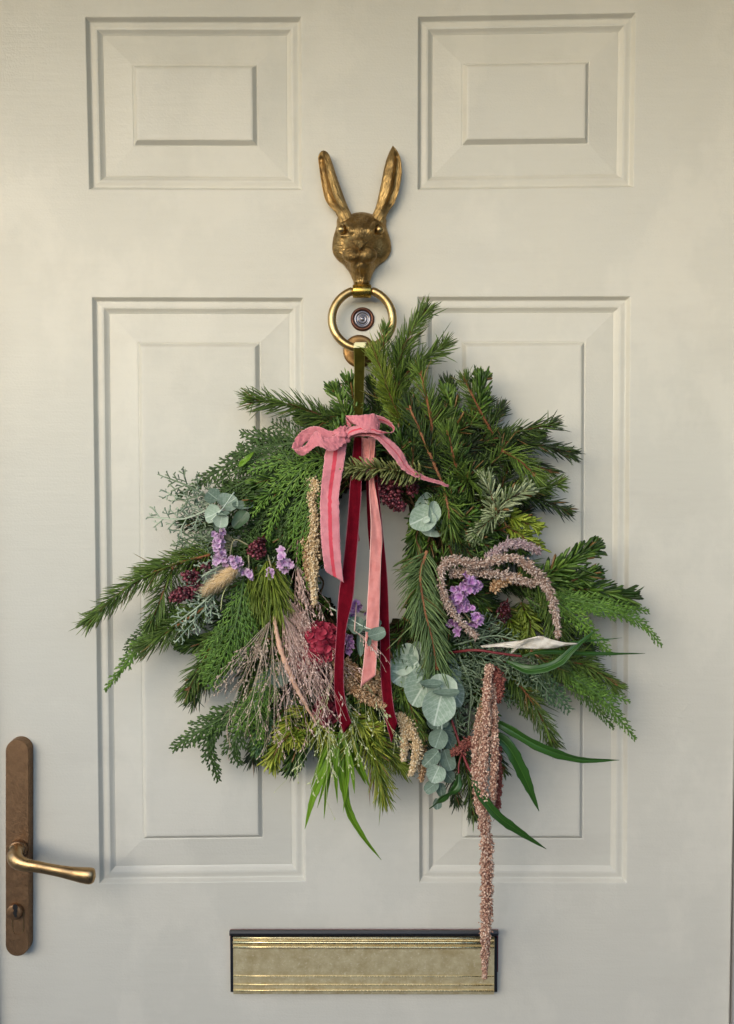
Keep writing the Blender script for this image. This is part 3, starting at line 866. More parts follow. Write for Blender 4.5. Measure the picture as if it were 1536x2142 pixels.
def fir(pts, nl=27, mat='fir', nw=2.2, **k):
    k = dict(dict(dens=1.5, flat=.5, a0=66, a1=38, blunt=True, name='fir_sprig', bark='bark', droop=.0), **k)
    return spruce(pts, nl, mat, nw=nw, **k)

def cypress(pts, width=55, mat='cypress', spacing=7.5, lobe=10, roll=0.0, name='cypress_frond', nw=1.55, ang=42, tip=.12, dens=1.0, droop=.1, sub=True, wob=.07):
    """flat fern-like spray of scale leaves"""
    C, L = stem_curve(pts)
    T, A, N = frames(C)
    cr, sr = math.cos(roll), math.sin(roll)
    A, N = A * cr + N * sr, N * cr - A * sr
    mb = MB(); tube(mb, C, np.linspace(2.3, 1.0, len(C)) * S, 5, rnd=rng.random())
    o = mb.build(name, M['stem_green'], wr, C[0])
    B, D, Ln, Wd, Bn, R = [], [], [], [], [], []
    Lp = L / S
    s = 4.0; side = 1
    tone = rng.random() * .35
    while s < Lp:
        u = s / Lp; k = min(int(u * (len(C) - 1)), len(C) - 2)
        p = C[k] + (C[k + 1] - C[k]) * (u * (len(C) - 1) - k)
        wl = width * (tip + (1 - tip) * (1 - u) ** .75) * min(1, .45 + u * 3) * (.8 + .4 * rng.random())
        th = math.radians(ang + rng.normal() * 5)
        ax = A[k] * side; nn = N[k]
        d0 = norm(T[k] * math.cos(th) + ax * math.sin(th) + nn * rng.normal() * wob)
        m = max(2, int(wl / (lobe * .66)))
        d = d0.copy(); q = p.copy(); step = wl / m * S
        sd = 1
        for j in range(m):
            v = j / m
            B.append(q); D.append(d); Ln.append(step * 1.5); Wd.append(nw * (.9 - .3 * v)); Bn.append(np.zeros(3)); R.append(tone * .6 + .3 * rng.random())
            if sub:
                ll = lobe * (1.45 - .85 * v) * (.85 + .3 * rng.random()) * min(1.0, wl / 30)
                perp = norm(np.cross(nn, d)) * sd
                dl = norm(d * math.cos(.52) + perp * math.sin(.52) + nn * rng.normal() * .08)
                B.append(q + d * step * .3); D.append(dl); Ln.append(ll * S); Wd.append(nw * .95); Bn.append(d * .12); R.append(tone + .65 * rng.random())
                if ll > lobe * 1.15 and j % 3 == 0:
                    perp2 = norm(np.cross(nn, dl)) * -sd
                    B.append(q + d * step * .3 + dl * ll * .45 * S); D.append(norm(dl * .75 + perp2 * .6)); Ln.append(ll * .55 * S); Wd.append(nw * .8); Bn.append(np.zeros(3)); R.append(tone + .65 * rng.random())
                sd = -sd
            q = q + d * step
            d = norm(d + T[k] * .05 + np.array([0, 0, -droop * .12]))
        s += spacing * (.85 + .3 * rng.random()) / dens * .72
        side = -side
    # leader
    for k in range(0, len(C) - 1):
        B.append(C[k]); D.append(T[k]); Ln.append(np.linalg.norm(C[k + 1] - C[k]) * 1.6); Wd.append(nw * 1.1); Bn.append(np.zeros(3)); R.append(tone + .6 * rng.random())
    mb = MB()
    spikes(mb, np.array(B), np.array(D), np.array(Ln), np.array(Wd) * S, np.array(Bn), np.clip(np.array(R), 0, 1), prof=((0, .8), (.55, 1.0), (.88, .75)), ns=4)
    nd = mb.build('scale_leaves', M[mat], o, C[0]); tag(nd, kind='stuff')
    return o

def juniper(pts, reach=40, mat='juniper', dens=1.0, nw=1.5, name='juniper_sprig', lvl=2, planar=.35):
    """open, forking sprig with blunt finger-like twiglets"""
    C, L = stem_curve(pts)
    T, A, N = frames(C)
    mb = MB(); tube(mb, C, np.linspace(2.4, 1.5, len(C)) * S, 5, rnd=rng.random())
    o = mb.build(name, M[mat], wr, C[0])
    B, D, Ln, Wd = [], [], [], []
    def rec(p, d, ln, lv, nn):
        B.append(p); D.append(d); Ln.append(ln * S); Wd.append(nw * (1 if lv else .85))
        if lv == 0: return
        k = int(ln / 8.0)
        sd = 1 if rng.random() < .5 else -1
        for j in range(1, k + 1):
            q = p + d * (j / (k + .6)) * ln * S
            perp = norm(np.cross(nn, d)) * sd
            rec(q, norm(d * .72 + perp * .75 + rng.normal(size=3) * .22), ln * (.52 - .18 * j / k) * (.8 + .5 * rng.random()), lv - 1, nn)
            sd = -sd
    n = max(3, int(L / S / 11 * dens)); sd = 1
    for j in range(n):
        u = (j + .6 * rng.random()) / n; k = min(int(u * (len(C) - 1)), len(C) - 1)
        nn = norm(N[k] + rng.normal(size=3) * planar)
        d = norm(T[k] * .75 + A[k] * sd * .8 + nn * rng.normal() * .3)
        rec(C[k], d, reach * (1.05 - .55 * u) * (.7 + .5 * rng.random()), lvl, nn); sd = -sd
    rec(C[-1] - T[-1] * 4 * S, T[-1], reach * .5, 1, N[-1])
    mb = MB(); n = len(B)
    spikes(mb, np.array(B), np.array(D), np.array(Ln), np.array(Wd) * S, rng.normal(size=(n, 3)) * .06, None, prof=((0, .8), (.5, 1.0), (.92, .85)), ns=4)
    tag(mb.build('scale_leaves', M[mat], o, C[0]), kind='stuff')
    return o

# ---- moss-covered base
def base_pt(a, k=0.0, d=38):
    return (775 + (158 + 72 * k) * math.cos(a), 1172 - (205 + 72 * k) * math.sin(a), d)
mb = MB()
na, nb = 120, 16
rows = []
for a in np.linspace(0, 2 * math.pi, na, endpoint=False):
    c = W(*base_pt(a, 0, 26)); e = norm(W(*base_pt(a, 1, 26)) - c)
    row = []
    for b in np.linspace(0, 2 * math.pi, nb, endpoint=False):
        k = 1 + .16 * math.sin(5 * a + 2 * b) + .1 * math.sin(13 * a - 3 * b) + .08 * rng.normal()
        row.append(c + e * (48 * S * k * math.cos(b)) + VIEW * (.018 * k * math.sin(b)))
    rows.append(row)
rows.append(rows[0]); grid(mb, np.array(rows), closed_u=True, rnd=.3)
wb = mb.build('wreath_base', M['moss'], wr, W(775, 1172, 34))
mb = MB()
for k in range(90):
    a0 = rng.random() * 6.283; la = .5 + rng.random() * .9; kk = rng.uniform(-.6, .7); dd = rng.uniform(30, 62)
    C = crom(WP([base_pt(a0 + la * t, kk + .12 * rng.normal(), dd + 5 * rng.normal()) for t in np.linspace(0, 1, 6)]), 26)
    tube(mb, C, rng.uniform(.8, 2.0) * S, 5, rnd=rng.random())
tag(mb.build('vine_twigs', M['bark_dark'], wb), kind='stuff')

# ---- greenery packed behind the named sprigs, its dark colour standing in for gap shade
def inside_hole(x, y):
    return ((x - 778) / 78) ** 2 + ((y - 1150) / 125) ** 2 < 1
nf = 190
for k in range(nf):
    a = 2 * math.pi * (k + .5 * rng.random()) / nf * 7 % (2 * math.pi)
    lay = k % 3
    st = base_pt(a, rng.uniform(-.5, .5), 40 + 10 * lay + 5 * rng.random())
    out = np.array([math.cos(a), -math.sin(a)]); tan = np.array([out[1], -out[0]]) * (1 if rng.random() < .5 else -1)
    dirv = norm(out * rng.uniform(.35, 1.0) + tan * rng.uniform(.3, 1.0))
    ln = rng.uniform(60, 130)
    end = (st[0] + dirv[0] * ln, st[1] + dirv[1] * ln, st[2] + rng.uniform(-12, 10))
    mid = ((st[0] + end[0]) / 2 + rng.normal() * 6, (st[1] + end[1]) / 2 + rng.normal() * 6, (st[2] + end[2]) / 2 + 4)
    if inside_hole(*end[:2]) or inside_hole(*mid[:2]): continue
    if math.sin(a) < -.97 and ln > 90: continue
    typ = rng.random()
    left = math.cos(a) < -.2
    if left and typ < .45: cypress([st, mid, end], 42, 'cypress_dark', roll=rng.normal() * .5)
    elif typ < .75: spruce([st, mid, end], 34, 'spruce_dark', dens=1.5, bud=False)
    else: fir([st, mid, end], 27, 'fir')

POLY = [(560, 905), (640, 885), (760, 850), (900, 835), (1000, 850), (1080, 920), (1120, 1000), (1085, 1080), (1100, 1180), (1180, 1230), (1200, 1330), (1180, 1420), (1100, 1440), (1030, 1450), (1000, 1560), (900, 1560), (820, 1590), (700, 1580), (560, 1560), (470, 1530), (420, 1420), (430, 1330), (380, 1270), (400, 1180), (430, 1080), (470, 1000)]
def in_poly(x, y):
    c = False; n = len(POLY)
    for i in range(n):
        (x1, y1), (x2, y2) = POLY[i], POLY[i - 1]
        if (y1 > y) != (y2 > y) and x < (x2 - x1) * (y - y1) / (y2 - y1) + x1: c = not c
    return c
gx, placed = 62, 0  # more rear filler, gap shade put into its dark colour
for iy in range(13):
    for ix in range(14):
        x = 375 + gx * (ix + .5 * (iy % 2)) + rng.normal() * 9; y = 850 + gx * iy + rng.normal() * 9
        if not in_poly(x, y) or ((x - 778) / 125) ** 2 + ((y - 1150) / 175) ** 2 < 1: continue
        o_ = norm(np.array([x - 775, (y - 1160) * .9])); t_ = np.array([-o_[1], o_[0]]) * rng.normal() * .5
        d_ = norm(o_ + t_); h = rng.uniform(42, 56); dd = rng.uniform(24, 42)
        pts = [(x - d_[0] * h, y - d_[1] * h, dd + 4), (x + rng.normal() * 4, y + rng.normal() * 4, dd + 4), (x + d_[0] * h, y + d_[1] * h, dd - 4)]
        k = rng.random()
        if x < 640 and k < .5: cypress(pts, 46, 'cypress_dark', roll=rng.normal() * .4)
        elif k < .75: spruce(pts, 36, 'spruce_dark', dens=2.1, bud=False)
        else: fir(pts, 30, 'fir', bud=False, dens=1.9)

# ---- spruce, top
for pts, kw in [
    ([(850, 910, 48), (826, 800, 50), (852, 712, 46), (889, 650, 42)], dict(nl=44, dens=2.0)),
    ([(846, 900, 55), (812, 815, 60), (786, 742, 58)], dict(nl=40, mat='spruce_olive', dens=2.2, front=.7)),
    ([(812, 790, 50), (802, 740, 48), (806, 692, 44)], dict(nl=32)),
    ([(805, 860, 46), (850, 782, 50), (926, 726, 46)], dict(nl=42, dens=2.0)),
    ([(850, 870, 40), (846, 800, 42), (838, 735, 40)], dict(nl=42, mat='spruce_dark', dens=2.0)),
    ([(906, 950, 62), (902, 880, 66), (890, 822, 66), (879, 778, 62)], dict(nl=42, bark='bark_rust', stem=4.4, front=.25)),
    ([(925, 1010, 70), (892, 932, 74), (857, 852, 70)], dict(nl=42, bark='bark_rust', stem=4.2, front=.25, mat='spruce_dark')),
    ([(1032, 910, 50), (1000, 850, 54), (974, 796, 50)], dict(nl=38, bark='bark_rust', stem=3.6, front=.25)),
    ([(965, 1010, 66), (950, 960, 74), (938, 906, 76)], dict(nl=44, mat='spruce', bark='bark_rust', stem=3.8, front=.4)),
    ([(985, 935, 44), (1078, 905, 50), (1150, 888, 50)], dict(nl=40, mat='spruce_dark', dens=1.3, stem=3.8)),
    ([(1000, 935, 44), (1115, 930, 46), (1192, 948, 44)], dict(nl=36, mat='spruce_dark', dens=1.7)),
    ([(1030, 955, 40), (1090, 965, 40), (1150, 985, 40)], dict(nl=30, mat='spruce_dark', dens=1.3)),
    ([(1050, 942, 62), (1085, 962, 66), (1118, 993, 64)], dict(nl=48, bark='bark_rust', stem=3.6, front=.3)),
    ([(1060, 1040, 48), (1110, 1022, 52), (1168, 1012, 48)], dict(nl=34)),
    ([(1070, 1035, 44), (1130, 1045, 46), (1182, 1066, 42)], dict(nl=34, dens=1.9, mat='spruce_dark')),
    ([(990, 1020, 50), (982, 1008, 66), (978, 1002, 80)], dict(nl=52, mat='spruce', a0=88, a1=60, dens=3.2, flat=2.0, bud=False, stem=2)),
    ([(928, 1022, 70), (937, 1060, 78), (942, 1102, 76)], dict(nl=44, bark='bark_rust', stem=3.6, front=.3, dens=2.2)),
    ([(735, 905, 44), (640, 856, 48), (528, 834, 44)], dict(nl=46, stem=3.8, bark='bark', dens=1.8)),
    ([(760, 885, 50), (715, 870, 50), (660, 880, 48)], dict(nl=40, mat='spruce_dark', dens=2)),
    ]:
    spruce(pts, **kw)
fir([(745, 900, 46), (722, 860, 48), (700, 815, 46)], 32, mat='fir', nw=1.8)
fir([(770, 890, 42), (745, 850, 42), (730, 800, 40)], 32, mat='fir', nw=1.8)
fir([(985, 890, 46), (1002, 840, 48), (1008, 792, 44)], 33, nw=2.5, dens=1.5, a0=58)
fir([(965, 910, 44), (948, 862, 46), (936, 822, 42)], 30, nw=2.4)
spruce([(1000, 990, 50), (1040, 960, 56), (1060, 925, 56)], 40, 'spruce_dark', dens=2)
spruce([(905, 1010, 46), (940, 960, 48), (985, 930, 48)], 42, 'spruce_dark', dens=2)
spruce([(860, 960, 46), (880, 910, 48), (930, 870, 48)], 42, 'spruce_dark', dens=2)
# silver, olive and young fir on the right shoulder
fir([(1045, 1100, 66), (1032, 1050, 72), (1015, 1000, 70)], 30, 'fir_silver', nw=2.0)
fir([(1035, 1082, 70), (1060, 1048, 78), (1102, 1024, 76)], 30, 'fir_silver', nw=2.1, dens=1.9)
fir([(1075, 1040, 62), (1030, 1082, 70), (992, 1122, 68)], 30, 'fir_silver', nw=2.0)
fir([(1010, 1060, 56), (985, 1090, 60), (960, 1130, 58)], 30, 'fir', nw=2.0)
fir([(1045, 1070, 56), (1085, 1088, 60), (1118, 1100, 56)], 28, 'fir_lime', nw=2.1)
fir([(1060, 1100, 54), (1090, 1120, 56), (1120, 1140, 54)], 27, 'fir_lime', nw=2.1)
fir([(1000, 1120, 50), (1050, 1110, 52), (1090, 1150, 50)], 28, 'fir', nw=2.1)
# dark fir down the right side of the opening
fir([(898, 1035, 50), (876, 1100, 52), (862, 1180, 48)], 32, 'fir', nw=1.9, dens=2)
fir([(905, 1120, 46), (880, 1190, 46), (868, 1250, 44)], 32, 'fir', nw=1.8, dens=2)
fir([(890, 1240, 44), (868, 1290, 44), (850, 1340, 42)], 28, 'fir', nw=1.8, dens=2)
spruce([(893, 1152, 84), (880, 1205, 90), (888, 1272, 92), (905, 1340, 92), (913, 1396, 88)], 64, 'spruce_blue', 'bark_rust', dens=1.9, flat=.35, a0=58, a1=30, stem=3.9, nw=1.3)
spruce([(940, 1140, 60), (950, 1190, 62), (930, 1250, 60)], 40, 'spruce_dark', dens=2)
# right arm
fir([(1110, 1225, 56), (1180, 1182, 62), (1240, 1146, 58)], 38, 'fir', nw=2.6, a0=55, dens=1.6)
fir([(1090, 1230, 46), (1220, 1232, 50), (1312, 1250, 46)], 42, 'fir', nw=2.7, a0=52, dens=1.4)
fir([(1120, 1215, 50), (1180, 1215, 54), (1240, 1200, 50)], 34, 'fir', nw=2.2, a0=50, dens=1.6)
cypress([(1110, 1240, 60), (1240, 1262, 66), (1357, 1278, 60)], 48, 'cypress', ang=30)
cypress([(1150, 1240, 62), (1260, 1272, 66), (1335, 1300, 62), (1384, 1350, 58)], 44, 'cypress', ang=26)
cypress([(1130, 1235, 66), (1205, 1290, 70), (1275, 1366, 64)], 52, 'cypress', ang=30)
cypress([(1100, 1250, 56), (1180, 1300, 60), (1240, 1330, 58)], 50, 'cypress_dark', ang=36)
spruce([(1085, 1180, 56), (1140, 1225, 62), (1165, 1300, 64), (1172, 1395, 60)], 50, 'spruce', 'bark_rust', dens=1.8, flat=.4)
fir([(1090, 1260, 44), (1110, 1310, 46), (1090, 1350, 44)], 30, 'spruce_olive', dens=2.2)
fir([(1060, 1270, 40), (1080, 1330, 42), (1120, 1360, 44)], 30, 'spruce_olive', dens=2.2)
spruce([(1120, 1370, 54), (1220, 1390, 60), (1288, 1432, 56)], 36, 'spruce', 'bark_rust', dens=1.9)
spruce([(1130, 1350, 46), (1200, 1365, 48), (1250, 1410, 48)], 40, 'spruce_dark', dens=1.9)
spruce([(1110, 1360, 60), (1145, 1390, 64), (1168, 1392, 64)], 40, 'spruce_blue', 'bark_rust')
cypress([(1150, 1390, 56), (1250, 1452, 62), (1330, 1546, 56)], 46, 'cypress', ang=28)
cypress([(1150, 1400, 54), (1240, 1438, 58), (1318, 1468, 54)], 40, 'cypress', ang=30)
cypress([(1170, 1410, 50), (1230, 1460, 54), (1284, 1524, 50)], 40, 'cypress_dark', ang=28)
spruce([(1060, 1400, 52), (1115, 1470, 58), (1156, 1548, 54)], 40, 'spruce', 'bark_rust', dens=2.0)
cypress([(1090, 1390, 56), (1150, 1440, 60), (1192, 1488, 56)], 50, 'cypress_blue')
cypress([(1050, 1410, 48), (1085, 1455, 50), (1120, 1505, 48)], 48, 'cypress_dark')
# bottom
spruce([(815, 1395, 62), (850, 1455, 70), (880, 1534, 66)], 40, 'spruce', 'bark_rust', dens=1.9, stem=3.4, front=.3)
spruce([(762, 1530, 54), (788, 1600, 60), (800, 1650, 62)], 54, 'fir_yellow', 'stem_green', dens=3.2, flat=1.0, a0=60, a1=16, bud=False)
spruce([(745, 1500, 48), (800, 1560, 54), (838, 1600, 52)], 44, 'spruce_olive', 'stem_green', dens=2.6, bud=False)
fir([(740, 1500, 56), (735, 1545, 62), (720, 1575, 62)], 34, 'fir_yellow', nw=1.9, bark='stem_green', bud=False)
fir([(690, 1490, 50), (655, 1540, 58), (628, 1545, 66)], 34, 'fir_yellow', nw=1.9, bark='stem_green', bud=False, dens=2.2)
fir([(640, 1480, 50), (600, 1530, 54), (570, 1590, 50)], 36, 'fir_yellow', nw=1.8, bark='stem_green', bud=False, dens=2.2)
fir([(650, 1480, 46), (630, 1540, 48), (610, 1600, 44)], 36, 'fir', nw=1.9, bud=False, dens=2.2)
fir([(600, 1480, 46), (560, 1520, 48), (540, 1560, 44)], 34, 'fir', nw=1.9, bud=False, dens=2.0)
fir([(780, 1440, 50), (770, 1500, 56), (790, 1540, 56)], 34, 'fir_yellow', nw=1.9, bud=False)
spruce([(955, 1540, 40), (978, 1620, 42), (990, 1700, 38)], 34, 'spruce_dark', dens=2.0)
spruce([(930, 1560, 34), (945, 1620, 36), (955, 1672, 34)], 30, 'spruce_dark', dens=1.8)
spruce([(1000, 1500, 36), (1030, 1560, 38), (1052, 1608, 36)], 28, 'spruce_dark', dens=1.8, bark='bark_rust')
# left side
cypress([(512, 1205, 72), (492, 1310, 84), (440, 1440, 80)], 84, 'cypress', ang=34, spacing=8.5, lobe=12)
cypress([(470, 1300, 66), (440, 1370, 72), (425, 1430, 68)], 50, 'cypress', ang=32, spacing=9)
cypress([(548, 1215, 68), (530, 1290, 74), (480, 1360, 72)], 70, 'cypress', ang=36)
cypress([(580, 1390, 62), (540, 1470, 70), (488, 1530, 66)], 70, 'cypress', ang=38)
cypress([(560, 1440, 58), (540, 1500, 62), (545, 1560, 58)], 55, 'cypress', ang=34)
cypress([(540, 1470, 50), (470, 1500, 54), (362, 1566, 48)], 58, 'cypress_dark', ang=34, nw=2.0)
cypress([(500, 1480, 48), (440, 1545, 50), (456, 1634, 44)], 46, 'cypress_dark', ang=30, nw=2.0)
cypress([(510, 1500, 44), (490, 1560, 46), (500, 1600, 42)], 46, 'cypress_dark', ang=34, nw=2.0)
cypress([(570, 1490, 52), (550, 1540, 54), (535, 1585, 50)], 44, 'cypress_blue', ang=32)
spruce([(440, 1160, 58), (345, 1188, 64), (262, 1232, 62), (188, 1298, 56)], 42, 'spruce', 'bark_rust', dens=2.0, stem=3.4)
spruce([(450, 1140, 48), (370, 1168, 50), (300, 1192, 46)], 36, 'spruce', dens=1.9)
spruce([(362, 1186, 66), (346, 1230, 66), (318, 1300, 62)], 44, 'spruce', 'bark_rust', dens=1.8, stem=2.6)
spruce([(430, 1270, 58), (365, 1312, 62), (305, 1350, 58)], 46, 'spruce', 'bark_rust', dens=1.9, stem=4.0)
cypress([(400, 1260, 52), (300, 1345, 54), (221, 1443, 48)], 44, 'cypress', ang=28, nw=2.0)
cypress([(380, 1250, 48), (320, 1310, 48), (262, 1360, 44)], 50, 'cypress_dark', ang=32)
spruce([(470, 1320, 54), (425, 1385, 60), (394, 1442, 56)], 44, 'spruce', 'bark_rust', dens=2.0, stem=4.0)
spruce([(470, 1360, 46), (430, 1420, 48), (405, 1460, 46)], 40, 'spruce_dark', dens=1.8)
spruce([(560, 1165, 66), (572, 1220, 78), (582, 1262, 80)], 66, 'spruce_olive', 'stem_green', dens=4.2, flat=.75, a0=40, a1=18, bud=False, nw=1.3)
spruce([(530, 1180, 60), (540, 1230, 70), (545, 1262, 72)], 56, 'spruce_olive', 'stem_green', dens=3.2, flat=.75, a0=40, a1=18, bud=False, nw=1.3)
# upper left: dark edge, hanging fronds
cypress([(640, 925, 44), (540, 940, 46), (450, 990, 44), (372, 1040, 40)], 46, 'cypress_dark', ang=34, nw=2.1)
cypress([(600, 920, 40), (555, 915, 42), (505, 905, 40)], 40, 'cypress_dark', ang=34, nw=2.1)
for pts, w_, mt in [
    ([(650, 945, 52), (575, 975, 58), (470, 1030, 54)], 40, 'cypress_dark'), ([(640, 950, 56), (560, 1000, 62), (480, 1060, 58)], 38, 'cypress_dark'),
    ([(600, 950, 50), (530, 965, 54), (450, 1010, 50)], 38, 'cypress_dark'), ([(650, 940, 64), (590, 965, 68), (520, 985, 64)], 36, 'cypress'),
    ([(640, 960, 66), (580, 1010, 72), (530, 1075, 68)], 38, 'cypress'), ([(660, 955, 68), (610, 1010, 76), (568, 1090, 72), (556, 1140, 66)], 36, 'cypress'),
    ([(620, 1010, 60), (590, 1070, 64), (575, 1150, 60)], 36, 'cypress_dark'), ([(650, 990, 62), (605, 1070, 68), (594, 1150, 64), (592, 1200, 58)], 34, 'cypress_dark'),
    ([(690, 955, 70), (650, 1010, 78), (620, 1080, 80), (612, 1150, 76)], 38, 'cypress'), ([(685, 975, 72), (655, 1050, 82), (632, 1120, 82), (622, 1190, 76)], 34, 'cypress'),
    ([(690, 1000, 74), (662, 1080, 84), (644, 1160, 82), (642, 1230, 76)], 32, 'cypress'), ([(700, 955, 66), (640, 968, 72), (590, 1000, 70), (560, 1040, 66)], 36, 'cypress'),
    ([(560, 1000, 50), (500, 1060, 54), (440, 1100, 50)], 44, 'cypress_dark'), ([(590, 1040, 52), (545, 1090, 58), (520, 1140, 54)], 40, 'cypress_dark')]:
    cypress(pts, w_, mt, ang=29, spacing=9.5, lobe=11, tip=.25)
# frosted juniper
juniper([(450, 1060, 46), (385, 1085, 50), (322, 1082, 46)], 44)
juniper([(440, 1040, 46), (390, 1015, 48), (345, 998, 44)], 42, 'juniper_mid')
juniper([(440, 1075, 44), (380, 1045, 46), (350, 1030, 42)], 40)
juniper([(500, 1110, 50), (440, 1130, 54), (375, 1150, 50)], 42, 'juniper_mid', dens=1.4)
juniper([(470, 1130, 46), (410, 1125, 48), (370, 1135, 44)], 40, 'juniper_mid', dens=1.4)
juniper([(470, 1180, 74), (425, 1205, 78), (400, 1235, 76)], 34)
juniper([(460, 1225, 76), (420, 1265, 82), (372, 1300, 80)], 42)
juniper([(450, 1245, 74), (415, 1290, 80), (375, 1335, 76)], 36)
juniper([(540, 1180, 66), (560, 1195, 72), (570, 1230, 70)], 34, 'juniper_mid')
for p, rc_ in [([(930, 1350, 62), (955, 1420, 70), (960, 1500, 66)], 42), ([(960, 1370, 66), (985, 1440, 72), (980, 1525, 68)], 42), ([(920, 1390, 58), (945, 1460, 62), (960, 1540, 58)], 38),
               ([(940, 1340, 60), (1000, 1310, 66), (1050, 1295, 64)], 42), ([(950, 1350, 64), (1030, 1330, 68), (1085, 1340, 66)], 40), ([(990, 1370, 66), (1060, 1390, 72), (1110, 1420, 68)], 42),
               ([(1030, 1370, 64), (1100, 1400, 68), (1150, 1450, 64)], 42), ([(980, 1380, 60), (1030, 1420, 64), (1060, 1470, 60)], 36), ([(930, 1320, 56), (980, 1340, 58), (1020, 1365, 58)], 42)]:
    juniper(p, rc_, 'juniper_mid', dens=1.5, nw=1.3)
fir([(650, 1500, 56), (680, 1540, 64), (690, 1580, 62)], 34, 'fir_yellow', nw=1.9, bark='stem_green', bud=False, dens=2.2)
fir([(730, 1490, 58), (760, 1520, 66), (785, 1525, 68)], 32, 'fir_yellow', nw=1.9, bark='stem_green', bud=False, dens=2.2)
fir([(610, 1500, 54), (615, 1530, 66), (622, 1542, 76)], 34, 'fir_yellow', nw=2.0, bark='stem_green', bud=False, dens=3.0, a0=80, a1=50, flat=1.6)
# short fir lying across the ribbons
fr_ = fir([(885, 988, 98), (800, 981, 108), (716, 976, 104)], 27, 'fir_olive', nw=1.8, dens=1.7, a0=80, a1=55, flat=.7, droop=.25, front=.7, stem=2.6)
tag(fr_, 'short olive fir sprig lying across the ribbons')
# ---- leaves
def leaf_obj(name, mesh, parent, origin, nrm, up, rx, ry, mat=None):
    """shared leaf mesh (unit size, +Y along the leaf, +Z its face) set at a place"""
    o = bpy.data.objects.new(name, mesh)
    COL.objects.link(o)
    o.parent = parent
    z = Vector(nrm).normalized(); y = Vector(up); y = (y - z * y.dot(z)).normalized(); x = y.cross(z)
    R_ = Matrix((x, y, z)).transposed().to_4x4()
    loc = Vector(np.array(origin) - WL[parent.name])
    o.matrix_local = Matrix.Translation(loc) @ R_ @ Matrix.Diagonal((rx, ry, (rx + ry) / 2, 1))
    WL[o.name] = np.array(origin)
    return o

def disc_leaf(name, mat, cup=.22, seed=0, notch=.12, rnd=.5, pts=22):
    """round leaf from its foot at the origin, 2 units long"""
    r = np.random.default_rng(seed)
    th = np.linspace(0, 2 * math.pi, pts, endpoint=False) - math.pi / 2
    edge = 1 + .04 * np.sin(3 * th + r.random() * 6) + .03 * np.sin(5 * th + r.random() * 6) - notch * np.exp(-((th + math.pi / 2) / .35) ** 2) - notch * np.exp(-((th - 1.5 * math.pi) / .35) ** 2)
    rows = []
    for k in (1, .8, .55, .3, .02):
        x = k * edge * np.cos(th); y = 1 + k * edge * np.sin(th)
        z = cup * k * k + .05 * k * np.sin(2 * th + seed) - .06 * np.exp(-(x / .12) ** 2) * k
        rows.append(np.stack([x, y, z], -1))
    Gr = np.array(rows); mb = MB(); grid(mb, Gr, Gr * (1, 1, 0), closed_u=True, rnd=rnd)
    return mb.mesh(name, mat, (0, 0, 0))
EUC = [disc_leaf('eucalyptus_leaf', M['euc'], .18 + .08 * (i % 3), i, rnd=(.1 + .2 * i) % 1) for i in range(5)]
EUD = [disc_leaf('eucalyptus_leaf_shaded', M['euc_shaded'], .2, 9 + i, rnd=.2 + .25 * i) for i in range(3)]

def euc(stem_pts, leaves, label=None, stemr=1.2):
    """leaves: (cx, cy, d, rx, ry, foot angle in degrees, tilt x, tilt z, shaded colour)"""
    C, L = stem_curve(stem_pts)
    mb = MB(); tube(mb, C, np.linspace(stemr * 1.2, stemr * .7, len(C)) * S, 6)
    o = mb.build('eucalyptus_stem', M['euc_stem'], wr, C[0])
    if label: tag(o, label)
    for k, (cx, cy, d, rx, ry, fa, tx, tz, dk) in enumerate(leaves):
        a = math.radians(fa)                      # direction from the leaf's middle to its foot, 0 = right, 90 = up
        f = (cx + ry * math.cos(a), cy - ry * math.sin(a))
        up = W(cx, cy, d) - W(f[0], f[1], d)
        nrm = VIEW + np.array([tx, 0, tz])
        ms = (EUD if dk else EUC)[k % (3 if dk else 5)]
        leaf_obj('leaf', ms, o, W(f[0], f[1], d), nrm, up, rx * S, ry * S)
    return o
euc([(490, 1030, 70), (465, 1065, 84), (440, 1090, 86)], [
    (445, 1036, 68, 17, 18, -40, -.4, .6, 1), (474, 1048, 76, 22, 20, 225, .4, .8, 0), (447, 1073, 80, 18, 20, 20, -.5, .2, 0), (463, 1087, 86, 14.5, 15, 80, .2, -.2, 0),
    (461, 1068, 90, 8, 14, 230, .3, 1.8, 1), (505, 1052, 72, 13, 22, 200, .2, 1.2, 1), (460, 1096, 74, 14, 14, 90, 0, -.2, 1)], 'eucalyptus tip with round pale leaves on the left shoulder')
mbl = disc_leaf('broad_leaf', M['leaf_dark'], .1, 33)
lo = MB(); tube(lo, stem_curve([(535, 1060, 60), (520, 1075, 66), (510, 1085, 68)])[0], 1.2 * S, 5)
lo = lo.build('broad_leaf_sprig', M['stem_green'], wr); leaf_obj('leaf', mbl, lo, W(520, 1068, 70), (-.1, -1, .2), W(492, 1100, 70) - W(520, 1068, 70), 14 * S, 22 * S)
euc([(925, 1045, 60), (905, 1068, 76), (895, 1085, 84)], [
    (902, 1064, 66, 32, 30, -60, 0, .3, 0), (888, 1083, 84, 26, 27, 25, -.2, .1, 0), (908, 1074, 86, 14, 22, -100, .5, .2, 0), (905, 1100, 70, 26, 22, 80, 0, -.3, 0), (893, 1088, 90, 5, 8, 30, 0, .2, 0)], 'eucalyptus tip with round pale leaves right of the opening')
